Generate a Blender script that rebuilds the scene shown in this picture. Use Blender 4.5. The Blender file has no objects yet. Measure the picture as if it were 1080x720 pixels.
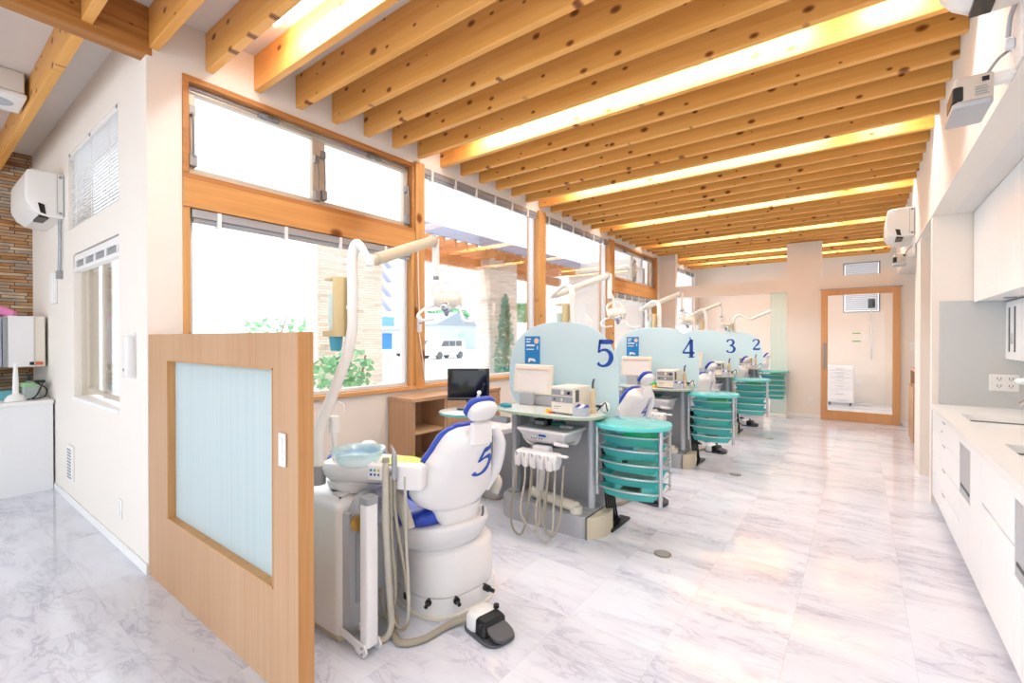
import bpy, bmesh, math, random
from mathutils import Vector, Matrix
random.seed(7)
C = bpy.context.scene.collection
R = math.radians
PI = math.pi

# ------------------------------------------------------------------ materials
def lin(c):
    if isinstance(c, str):
        c = c.lstrip('#'); c = [int(c[i:i+2], 16) for i in (0, 2, 4)]
    o = []
    for x in c[:3]:
        x = x/255.0
        o.append(x/12.92 if x <= .04045 else ((x+.055)/1.055)**2.4)
    return (o[0], o[1], o[2], 1.0)

MATS = {}
def newmat(name):
    m = bpy.data.materials.new(name); m.use_nodes = True
    nt = m.node_tree; nt.nodes.clear()
    out = nt.nodes.new('ShaderNodeOutputMaterial')
    return m, nt, out

def N(nt, t, **kw):
    n = nt.nodes.new(t)
    for k, v in kw.items():
        if hasattr(n, k): setattr(n, k, v)
    return n

def mat(name, col, rough=.5, metal=0., spec=.5, alpha=1., emit=0., var=.04, bump=0., scale=30, coat=0., trans=0., sheen=0., ecol=None):
    if name in MATS: return MATS[name]
    m, nt, out = newmat(name)
    b = N(nt, 'ShaderNodeBsdfPrincipled')
    L = nt.links.new
    tc = N(nt, 'ShaderNodeTexCoord')
    no = N(nt, 'ShaderNodeTexNoise'); no.inputs['Scale'].default_value = scale; no.inputs['Detail'].default_value = 3
    L(tc.outputs['Object'], no.inputs['Vector'])
    c = lin(col)
    mx = N(nt, 'ShaderNodeMix', data_type='RGBA')
    mx.inputs['A'].default_value = tuple(max(0, x*(1-var)) for x in c[:3])+(1,)
    mx.inputs['B'].default_value = tuple(min(1, x*(1+var)) for x in c[:3])+(1,)
    L(no.outputs['Fac'], mx.inputs['Factor'])
    L(mx.outputs['Result'], b.inputs['Base Color'])
    b.inputs['Roughness'].default_value = rough
    b.inputs['Metallic'].default_value = metal
    b.inputs['Specular IOR Level'].default_value = spec
    b.inputs['Alpha'].default_value = alpha
    b.inputs['Coat Weight'].default_value = coat
    b.inputs['Transmission Weight'].default_value = trans
    if emit:
        b.inputs['Emission Color'].default_value = lin(ecol or col); b.inputs['Emission Strength'].default_value = emit
    if bump:
        bp = N(nt, 'ShaderNodeBump'); bp.inputs['Strength'].default_value = bump; bp.inputs['Distance'].default_value = .004
        L(no.outputs['Fac'], bp.inputs['Height']); L(bp.outputs['Normal'], b.inputs['Normal'])
    L(b.outputs['BSDF'], out.inputs['Surface'])
    MATS[name] = m
    return m

def wood(name, c1, c2, axis='X', knots=True, rough=.5, grain=1., dark=None):
    """timber: long grain along one axis, darker streaks, dark round knots"""
    m, nt, out = newmat(name); L = nt.links.new
    b = N(nt, 'ShaderNodeBsdfPrincipled'); b.inputs['Roughness'].default_value = rough
    b.inputs['Specular IOR Level'].default_value = .35
    tc = N(nt, 'ShaderNodeTexCoord'); oi = N(nt, 'ShaderNodeObjectInfo')
    ml = N(nt, 'ShaderNodeMath', operation='MULTIPLY'); ml.inputs[1].default_value = 37.
    L(oi.outputs['Random'], ml.inputs[0])
    cb = N(nt, 'ShaderNodeCombineXYZ')
    for i in range(3): L(ml.outputs[0], cb.inputs[i])
    ad = N(nt, 'ShaderNodeVectorMath', operation='ADD')
    L(tc.outputs['Object'], ad.inputs[0]); L(cb.outputs[0], ad.inputs[1])
    sp = N(nt, 'ShaderNodeSeparateXYZ'); L(ad.outputs[0], sp.inputs[0])
    order = {'X': ('X', 'Y', 'Z'), 'Y': ('Y', 'X', 'Z'), 'Z': ('Z', 'X', 'Y')}[axis]
    co = N(nt, 'ShaderNodeCombineXYZ')
    for i, a in enumerate(order): L(sp.outputs[a], co.inputs[i])
    mp = N(nt, 'ShaderNodeMapping'); mp.inputs['Scale'].default_value = (.5, 14*grain, 14*grain)
    L(co.outputs[0], mp.inputs['Vector'])
    n1 = N(nt, 'ShaderNodeTexNoise'); n1.inputs['Scale'].default_value = 2.2; n1.inputs['Detail'].default_value = 5; n1.inputs['Distortion'].default_value = .6
    L(mp.outputs[0], n1.inputs['Vector'])
    mp2 = N(nt, 'ShaderNodeMapping'); mp2.inputs['Scale'].default_value = (.35, 1.4, 1.4)
    L(co.outputs[0], mp2.inputs['Vector'])
    n2 = N(nt, 'ShaderNodeTexNoise'); n2.inputs['Scale'].default_value = 1.5; n2.inputs['Detail'].default_value = 2
    L(mp2.outputs[0], n2.inputs['Vector'])
    mxv = N(nt, 'ShaderNodeMath', operation='MULTIPLY_ADD'); mxv.inputs[1].default_value = .55; 
    L(n1.outputs['Fac'], mxv.inputs[0])
    h = N(nt, 'ShaderNodeMath', operation='MULTIPLY'); h.inputs[1].default_value = .5; L(n2.outputs['Fac'], h.inputs[0]); L(h.outputs[0], mxv.inputs[2])
    rp = N(nt, 'ShaderNodeValToRGB'); rp.color_ramp.elements[0].position = .34; rp.color_ramp.elements[1].position = .70
    rp.color_ramp.elements[0].color = lin(c2); rp.color_ramp.elements[1].color = lin(c1)
    L(mxv.outputs[0], rp.inputs['Fac'])
    last = rp.outputs['Color']
    if knots:
        mk = N(nt, 'ShaderNodeMapping'); mk.inputs['Scale'].default_value = (4.0, 1, 6.5) if knots is True else (knots, 1, knots*1.4)
        L(co.outputs[0], mk.inputs['Vector'])
        s2 = N(nt, 'ShaderNodeSeparateXYZ'); L(mk.outputs[0], s2.inputs[0])
        c2d = N(nt, 'ShaderNodeCombineXYZ'); L(s2.outputs[0], c2d.inputs[0]); L(s2.outputs[2], c2d.inputs[1])
        wob = N(nt, 'ShaderNodeTexNoise'); wob.inputs['Scale'].default_value = 9; L(co.outputs[0], wob.inputs['Vector'])
        vo = N(nt, 'ShaderNodeTexVoronoi', voronoi_dimensions='2D'); vo.inputs['Scale'].default_value = 1.0
        L(c2d.outputs[0], vo.inputs['Vector'])
        # radius per cell
        wn = N(nt, 'ShaderNodeSeparateColor'); L(vo.outputs['Color'], wn.inputs[0])
        rad = N(nt, 'ShaderNodeMath', operation='MULTIPLY_ADD'); rad.inputs[1].default_value = .19; rad.inputs[2].default_value = -.02
        L(wn.outputs[0], rad.inputs[0])
        dv = N(nt, 'ShaderNodeMath', operation='DIVIDE'); L(vo.outputs['Distance'], dv.inputs[0])
        mxr = N(nt, 'ShaderNodeMath', operation='MAXIMUM'); mxr.inputs[1].default_value = .001; L(rad.outputs[0], mxr.inputs[0]); L(mxr.outputs[0], dv.inputs[1])
        kr = N(nt, 'ShaderNodeValToRGB'); e = kr.color_ramp.elements
        e[0].position = .25; e[0].color = (1, 1, 1, 1); e[1].position = 1.0; e[1].color = (0, 0, 0, 1)
        ee = kr.color_ramp.elements.new(.6); ee.color = (.8, .8, .8, 1)
        L(dv.outputs[0], kr.inputs['Fac'])
        mk2 = N(nt, 'ShaderNodeMix', data_type='RGBA'); L(kr.outputs['Color'], mk2.inputs['Factor'])
        L(last, mk2.inputs['A']); mk2.inputs['B'].default_value = lin(dark or '#7a3f14')
        last = mk2.outputs['Result']
    L(last, b.inputs['Base Color'])
    bp = N(nt, 'ShaderNodeBump'); bp.inputs['Strength'].default_value = .08; bp.inputs['Distance'].default_value = .003
    L(n1.outputs['Fac'], bp.inputs['Height']); L(bp.outputs[0], b.inputs['Normal'])
    L(b.outputs[0], out.inputs['Surface'])
    return m

def glass_mat(name, tint=(1, 1, 1), gloss=.06, rough=.0):
    m, nt, out = newmat(name); L = nt.links.new
    t = N(nt, 'ShaderNodeBsdfTransparent'); t.inputs[0].default_value = tint+(1,)
    g = N(nt, 'ShaderNodeBsdfGlossy'); g.inputs['Roughness'].default_value = rough
    fr = N(nt, 'ShaderNodeFresnel'); fr.inputs[0].default_value = 1.3
    mu = N(nt, 'ShaderNodeMath', operation='MULTIPLY_ADD'); mu.inputs[1].default_value = .6; mu.inputs[2].default_value = gloss*.3
    L(fr.outputs[0], mu.inputs[0])
    mx = N(nt, 'ShaderNodeMixShader'); L(mu.outputs[0], mx.inputs[0]); L(t.outputs[0], mx.inputs[1]); L(g.outputs[0], mx.inputs[2])
    L(mx.outputs[0], out.inputs['Surface'])
    return m

def frosted(name, col, see=.12, transl=.5, rough=.25, streak=None, tint=.5):
    """milky acrylic / frosted glass: diffuse + light shining through + a little clear view"""
    m, nt, out = newmat(name); L = nt.links.new
    c = lin(col)
    d = N(nt, 'ShaderNodeBsdfDiffuse'); d.inputs[0].default_value = c
    tr = N(nt, 'ShaderNodeBsdfTranslucent'); tr.inputs[0].default_value = c
    mx = N(nt, 'ShaderNodeMixShader'); mx.inputs[0].default_value = transl; L(d.outputs[0], mx.inputs[1]); L(tr.outputs[0], mx.inputs[2])
    tp = N(nt, 'ShaderNodeBsdfTransparent'); tp.inputs[0].default_value = tuple(min(1, x**tint) for x in c[:3])+(1,)
    m2 = N(nt, 'ShaderNodeMixShader'); m2.inputs[0].default_value = see; L(mx.outputs[0], m2.inputs[1]); L(tp.outputs[0], m2.inputs[2])
    g = N(nt, 'ShaderNodeBsdfGlossy'); g.inputs['Roughness'].default_value = rough
    m3 = N(nt, 'ShaderNodeMixShader'); m3.inputs[0].default_value = .06; L(m2.outputs[0], m3.inputs[1]); L(g.outputs[0], m3.inputs[2])
    if streak:
        tc = N(nt, 'ShaderNodeTexCoord'); mp = N(nt, 'ShaderNodeMapping'); mp.inputs['Scale'].default_value = (90, 90, .3); L(tc.outputs['Object'], mp.inputs[0])
        no = N(nt, 'ShaderNodeTexNoise'); no.inputs['Scale'].default_value = 1.5; L(mp.outputs[0], no.inputs['Vector'])
        cm = N(nt, 'ShaderNodeMix', data_type='RGBA'); cm.inputs['A'].default_value = tuple(x*.90 for x in c[:3])+(1,); cm.inputs['B'].default_value = tuple(min(1, x*1.06) for x in c[:3])+(1,)
        L(no.outputs['Fac'], cm.inputs['Factor']); L(cm.outputs['Result'], d.inputs[0]); L(cm.outputs['Result'], tr.inputs[0])
    L(m3.outputs[0], out.inputs['Surface'])
    return m

def marble_floor():
    m, nt, out = newmat('marble_tile'); L = nt.links.new
    b = N(nt, 'ShaderNodeBsdfPrincipled'); b.inputs['Roughness'].default_value = .09; b.inputs['Specular IOR Level'].default_value = .5
    g = N(nt, 'ShaderNodeNewGeometry')
    T = .457
    off = N(nt, 'ShaderNodeVectorMath', operation='SUBTRACT'); off.inputs[1].default_value = (.2, 3.40, 0); L(g.outputs['Position'], off.inputs[0])
    dv = N(nt, 'ShaderNodeVectorMath', operation='SCALE'); dv.inputs['Scale'].default_value = 1/T; L(off.outputs[0], dv.inputs[0])
    fl = N(nt, 'ShaderNodeVectorMath', operation='FLOOR'); L(dv.outputs[0], fl.inputs[0])
    fr = N(nt, 'ShaderNodeVectorMath', operation='FRACTION'); L(dv.outputs[0], fr.inputs[0])
    wn = N(nt, 'ShaderNodeTexWhiteNoise', noise_dimensions='3D'); L(fl.outputs[0], wn.inputs['Vector'])
    sc = N(nt, 'ShaderNodeVectorMath', operation='SCALE'); sc.inputs['Scale'].default_value = 6.; L(wn.outputs['Color'], sc.inputs[0])
    ad = N(nt, 'ShaderNodeVectorMath', operation='ADD'); L(g.outputs['Position'], ad.inputs[0]); L(sc.outputs[0], ad.inputs[1])
    mp = N(nt, 'ShaderNodeMapping'); mp.inputs['Rotation'].default_value = (0, 0, R(-22)); mp.inputs['Scale'].default_value = (1.0, 2.9, 1)
    L(ad.outputs[0], mp.inputs[0])
    n1 = N(nt, 'ShaderNodeTexNoise'); n1.inputs['Scale'].default_value = 2.7; n1.inputs['Detail'].default_value = 10; n1.inputs['Roughness'].default_value = .62; n1.inputs['Distortion'].default_value = 1.1
    L(mp.outputs[0], n1.inputs['Vector'])
    sb = N(nt, 'ShaderNodeMath', operation='SUBTRACT'); sb.inputs[1].default_value = .5; L(n1.outputs['Fac'], sb.inputs[0])
    ab = N(nt, 'ShaderNodeMath', operation='ABSOLUTE'); L(sb.outputs[0], ab.inputs[0])
    vr = N(nt, 'ShaderNodeValToRGB'); e = vr.color_ramp.elements; e[0].position = 0; e[0].color = (1, 1, 1, 1); e[1].position = .042; e[1].color = (0, 0, 0, 1)
    L(ab.outputs[0], vr.inputs['Fac'])
    n2 = N(nt, 'ShaderNodeTexNoise'); n2.inputs['Scale'].default_value = 1.4; n2.inputs['Detail'].default_value = 6; n2.inputs['Distortion'].default_value = .8; L(mp.outputs[0], n2.inputs['Vector'])
    pr = N(nt, 'ShaderNodeValToRGB'); e = pr.color_ramp.elements; e[0].position = .42; e[0].color = (0, 0, 0, 1); e[1].position = .72; e[1].color = (1, 1, 1, 1); L(n2.outputs['Fac'], pr.inputs['Fac'])
    veinf = N(nt, 'ShaderNodeMath', operation='MULTIPLY'); L(vr.outputs['Color'], veinf.inputs[0]); 
    pm = N(nt, 'ShaderNodeMath', operation='MULTIPLY_ADD'); pm.inputs[1].default_value = .58; pm.inputs[2].default_value = .06; L(pr.outputs['Color'], pm.inputs[0]); L(pm.outputs[0], veinf.inputs[1])
    m1 = N(nt, 'ShaderNodeMix', data_type='RGBA'); m1.inputs['A'].default_value = lin('#e2e5ef'); m1.inputs['B'].default_value = lin('#cccddb')
    ph = N(nt, 'ShaderNodeMath', operation='MULTIPLY'); ph.inputs[1].default_value = .75; L(pr.outputs['Color'], ph.inputs[0]); L(ph.outputs[0], m1.inputs['Factor'])
    m2 = N(nt, 'ShaderNodeMix', data_type='RGBA'); L(m1.outputs['Result'], m2.inputs['A']); m2.inputs['B'].default_value = lin('#9496ae'); L(veinf.outputs[0], m2.inputs['Factor'])
    # joints
    sx = N(nt, 'ShaderNodeSeparateXYZ'); L(fr.outputs[0], sx.inputs[0])
    def edge(o):
        a = N(nt, 'ShaderNodeMath', operation='SUBTRACT'); a.inputs[1].default_value = .5; L(o, a.inputs[0])
        b_ = N(nt, 'ShaderNodeMath', operation='ABSOLUTE'); L(a.outputs[0], b_.inputs[0])
        c_ = N(nt, 'ShaderNodeMath', operation='GREATER_THAN'); c_.inputs[1].default_value = .4965; L(b_.outputs[0], c_.inputs[0]); return c_
    ex, ey = edge(sx.outputs[0]), edge(sx.outputs[1])
    mxe = N(nt, 'ShaderNodeMath', operation='MAXIMUM'); L(ex.outputs[0], mxe.inputs[0]); L(ey.outputs[0], mxe.inputs[1])
    je = N(nt, 'ShaderNodeMath', operation='MULTIPLY'); je.inputs[1].default_value = .35; L(mxe.outputs[0], je.inputs[0])
    # tone per tile
    tn = N(nt, 'ShaderNodeMath', operation='MULTIPLY_ADD'); tn.inputs[1].default_value = .05; tn.inputs[2].default_value = .95; L(wn.outputs['Value'], tn.inputs[0])
    tt = N(nt, 'ShaderNodeMix', data_type='RGBA', blend_type='MULTIPLY'); tt.inputs['Factor'].default_value = 1; L(m2.outputs['Result'], tt.inputs['A'])
    tcol = N(nt, 'ShaderNodeCombineColor')
    for i in range(3): L(tn.outputs[0], tcol.inputs[i])
    L(tcol.outputs[0], tt.inputs['B'])
    m3 = N(nt, 'ShaderNodeMix', data_type='RGBA'); L(tt.outputs['Result'], m3.inputs['A']); m3.inputs['B'].default_value = lin('#b8b6bd'); L(je.outputs[0], m3.inputs['Factor'])
    L(m3.outputs['Result'], b.inputs['Base Color']); L(b.outputs[0], out.inputs['Surface'])
    return m

def stone(name, cols, mortar, bw=.22, bh=.032, axis='Y', bump=.6):
    """stacked split-stone cladding"""
    m, nt, out = newmat(name); L = nt.links.new
    b = N(nt, 'ShaderNodeBsdfPrincipled'); b.inputs['Roughness'].default_value = .85
    g = N(nt, 'ShaderNodeNewGeometry'); sp = N(nt, 'ShaderNodeSeparateXYZ'); L(g.outputs['Position'], sp.inputs[0])
    su = N(nt, 'ShaderNodeMath', operation='ADD'); L(sp.outputs[0], su.inputs[0]); L(sp.outputs[1], su.inputs[1])
    cb = N(nt, 'ShaderNodeCombineXYZ'); L(su.outputs[0], cb.inputs[0]); L(sp.outputs[2], cb.inputs[1])
    wz = N(nt, 'ShaderNodeTexNoise'); wz.inputs['Scale'].default_value = 2.5; L(g.outputs['Position'], wz.inputs['Vector'])
    ws = N(nt, 'ShaderNodeVectorMath', operation='SCALE'); ws.inputs['Scale'].default_value = .03; L(wz.outputs['Color'], ws.inputs[0])
    wa = N(nt, 'ShaderNodeVectorMath', operation='ADD'); L(cb.outputs[0], wa.inputs[0]); L(ws.outputs[0], wa.inputs[1])
    br = N(nt, 'ShaderNodeTexBrick'); br.inputs['Scale'].default_value = 1; br.inputs['Brick Width'].default_value = bw; br.inputs['Row Height'].default_value = bh
    br.inputs['Mortar Size'].default_value = .003; br.inputs['Color1'].default_value = (0, 0, 0, 1); br.inputs['Color2'].default_value = (1, 1, 1, 1); br.inputs['Mortar'].default_value = (.5, .5, .5, 1)
    br.offset = .37; br.squash = .7; br.squash_frequency = 3
    L(wa.outputs[0], br.inputs['Vector'])
    ns = N(nt, 'ShaderNodeTexNoise'); ns.inputs['Scale'].default_value = 14; ns.inputs['Detail'].default_value = 5
    mp = N(nt, 'ShaderNodeMapping'); mp.inputs['Scale'].default_value = (.4, 1.6, 1); L(wa.outputs[0], mp.inputs[0]); L(mp.outputs[0], ns.inputs['Vector'])
    mi = N(nt, 'ShaderNodeMath', operation='MULTIPLY_ADD'); mi.inputs[1].default_value = .5; L(br.outputs['Color'], mi.inputs[0])
    nh = N(nt, 'ShaderNodeMath', operation='MULTIPLY'); nh.inputs[1].default_value = .5; L(ns.outputs['Fac'], nh.inputs[0]); L(nh.outputs[0], mi.inputs[2])
    rp = N(nt, 'ShaderNodeValToRGB'); els = rp.color_ramp.elements
    els[0].position = .15; els[0].color = lin(cols[0]); els[1].position = .8; els[1].color = lin(cols[-1])
    for i, c in enumerate(cols[1:-1]):
        e = els.new(.15+.65*(i+1)/(len(cols)-1)); e.color = lin(c)
    L(mi.outputs[0], rp.inputs['Fac'])
    mx = N(nt, 'ShaderNodeMix', data_type='RGBA'); L(br.outputs['Fac'], mx.inputs['Factor']); L(rp.outputs['Color'], mx.inputs['A']); mx.inputs['B'].default_value = lin(mortar)
    L(mx.outputs['Result'], b.inputs['Base Color'])
    bp = N(nt, 'ShaderNodeBump'); bp.inputs['Strength'].default_value = bump; bp.inputs['Distance'].default_value = .02; L(mi.outputs[0], bp.inputs['Height']); L(bp.outputs[0], b.inputs['Normal'])
    L(b.outputs[0], out.inputs['Surface'])
    return m

WHITE = mat('wall_white', '#efe8df', .85, var=.015, scale=60, bump=.05)
CEIL = mat('ceiling_white', '#e9e5e0', .9, var=.01)
PLAIN = mat('trim_white', '#f4f3f1', .45, var=.01)
BEAM = wood('spruce_beam', '#efb768', '#dd9d49', 'X', True, .45)
GIRD = wood('cedar_girder', '#c08746', '#8f5523', 'Y', True, .5)
FRAMEY = wood('window_wood_y', '#c98f54', '#b0743c', 'Y', False, .5)
FRAMEZ = wood('window_wood_z', '#dcaa6c', '#c68f52', 'Z', 2.2, .5)
TRANS = wood('transom_wood', '#d9a364', '#c48848', 'Y', 2.0, .5)
SILLM = wood('sill_wood', '#dcae72', '#c8935a', 'Y', False, .5)
LAMIN = wood('oak_laminate_z', '#cba682', '#b98f6b', 'Z', False, .45, grain=3.)
LAMEDGE = wood('oak_edge_z', '#d7a870', '#bf8a54', 'Z', False, .45, grain=2.)
LAMX = wood('oak_laminate_x', '#d8b48c', '#c99f74', 'X', False, .45, grain=2.)
DOORW = wood('door_wood', '#dbaa78', '#cb9661', 'Z', False, .5, grain=2.)
GLASS = glass_mat('window_glass')
FROST = frosted('frosted_partition', '#e3f1f4', see=.02, transl=.55, streak=True)
PANELM = frosted('cyan_screen', '#e6f9ff', see=.03, transl=.6)
SHELL = mat('white_plastic', '#edebeb', .32, var=.01)
CREAM = mat('cream_plastic', '#e9e2d3', .4, var=.02)
BEIGE = mat('beige_plastic', '#d6ccb4', .45, var=.02)
LAMPW = mat('lamp_white', '#f4f2ee', .3, var=.01)
BLUE = mat('blue_vinyl', '#2747b8', .35, var=.05, coat=.2)
NAVY = mat('navy_print', '#164cae', .5, var=.02)
GREYM = mat('grey_metal_panel', '#b4b6bb', .42, metal=.15, var=.03)
GREYP = mat('grey_plastic', '#9a9c9f', .5, var=.03)
DGREY = mat('dark_grey', '#55575b', .5, var=.05)
BLACK = mat('black_plastic', '#17181a', .35, var=.1)
STEEL = mat('brushed_steel', '#c4c6c8', .28, metal=.9, var=.03)
CHROME = mat('chrome', '#dcdfe2', .12, metal=1., var=.02)
ALU = mat('cream_aluminium', '#cbc2b2', .4, metal=.1, var=.02)
ALUG = mat('grey_aluminium', '#a8acb3', .4, metal=.3, var=.02)
ALUL = mat('pale_aluminium', '#dfe2e6', .4, metal=.1, var=.02)
HOSE = mat('hose_grey_beige', '#c2bcae', .55, var=.05)
HOSED = mat('hose_taupe', '#a49c8a', .55, var=.05)
TEAL = frosted('teal_plastic', '#74ecea', see=.55, transl=.55, rough=.1, tint=.2)
TEALT = mat('teal_top', '#62d0cf', .12, var=.03, coat=.4)
TEALD = mat('teal_solid', '#12879a', .35, var=.05)
GREEN = mat('green_plastic', '#22c178', .35, var=.05)
LIME = mat('lime_mat', '#cfe070', .5, var=.04)
YELLOW = mat('yellow_plastic', '#f0c419', .4, var=.04)
POSTER = mat('poster_blue', '#1787cf', .5, var=.02)
PRINTW = mat('print_white', '#f5f8fb', .6, var=.02)
DISPB = mat('dispenser_beige', '#dcc796', .45, var=.02)
AQUA = mat('aqua_glass', '#bfeaf2', .05, alpha=.42, var=.02, coat=.5)
TABLEG = mat('table_glass', '#e8ede8', .12, var=.02, coat=.5)
TABLEE = mat('table_edge', '#a9b9a0', .25, var=.03)
CABW = mat('cabinet_white', '#f1f2f3', .3, var=.01)
SPLASH = mat('backsplash_grey', '#c9cdcd', .25, var=.01)
COUNT = mat('counter_stone', '#ecebe9', .3, var=.04, scale=120)
TUBE = mat('light_tube', '#fff3d8', .4, emit=14.)
PINK = mat('pink_rubber', '#ee8cc4', .5)
ORANGE = mat('orange_sticker', '#e0663a', .5)
MARB = marble_floor()
STONEB = stone('stone_brown', ['#6e4a2c', '#a8774a', '#c49a6c', '#9a8d80', '#dcc4a2'], '#4a3322', .26, .034)
STONEW = stone('stone_pale', ['#c6b3a1', '#e2d5c8', '#f1e8df', '#e9ded3', '#faf6f1'], '#cbbdb0', .30, .032)
LEAF = mat('leaf_green', '#86bb8a', .6, var=.3, scale=6)
CYP = mat('cypress_green', '#6fae98', .7, var=.35, scale=9)
GROUND = mat('pale_concrete', '#e4e2de', .9, var=.05, scale=3)
PALEW = mat('pale_render', '#eeecea', .9, var=.02)
CARW = mat('car_white', '#cfd3d8', .25, var=.01, coat=.4)
SLATE = mat('slate_roof', '#8f9ca6', .7, var=.08)
FASC = mat('fascia_greyblue', '#a3a9c2', .6, var=.03)
PERG = wood('pergola_wood', '#d59660', '#b97645', 'X', False, .6)
SHUT = mat('blue_shutter', '#2f86dc', .5, var=.05)

# ------------------------------------------------------------------ geometry
def catmull(P, n=8):
    P = [Vector(p) for p in P]
    if len(P) < 3: return P
    Q = [2*P[0]-P[1]]+P+[2*P[-1]-P[-2]]; o = []
    for i in range(1, len(Q)-2):
        a, b, c, d = Q[i-1], Q[i], Q[i+1], Q[i+2]
        for k in range(n):
            t = k/n
            o.append(.5*((2*b)+(c-a)*t+(2*a-5*b+4*c-d)*t*t+(3*b-a-3*c+d)*t**3))
    o.append(P[-1]); return o

def rrect(cx, cy, w, h, r, n=6):
    r = min(r, w/2-1e-4, h/2-1e-4); o = []
    for sx, sy, a0 in ((1, 1, 0), (-1, 1, 90), (-1, -1, 180), (1, -1, 270)):
        for k in range(n+1):
            a = R(a0+90*k/n); o.append((cx+sx*(w/2-r)+r*math.cos(a), cy+sy*(h/2-r)+r*math.sin(a)))
    return o
def ell(cx, cy, rx, ry, n=40, p=2., rot=0):
    o = []
    for k in range(n):
        a = 2*PI*k/n; c, s = math.cos(a), math.sin(a)
        x = rx*math.copysign(abs(c)**(2/p), c); y = ry*math.copysign(abs(s)**(2/p), s)
        o.append((cx+x*math.cos(rot)-y*math.sin(rot), cy+x*math.sin(rot)+y*math.cos(rot)))
    return o
def inset(pts, d):
    n = len(pts); o = []
    for i in range(n):
        a, b, c = Vector(pts[i-1]), Vector(pts[i]), Vector(pts[(i+1) % n])
        e1, e2 = (b-a), (c-b)
        n1 = Vector((-e1.y, e1.x)); n2 = Vector((-e2.y, e2.x))
        if n1.length > 1e-9: n1.normalize()
        if n2.length > 1e-9: n2.normalize()
        v = n1+n2
        if v.length < 1e-6: v = n1
        v.normalize(); k = max(.5, v.dot(n1)) if n1.length else 1
        o.append(tuple(b+v*d/k))
    return o

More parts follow.
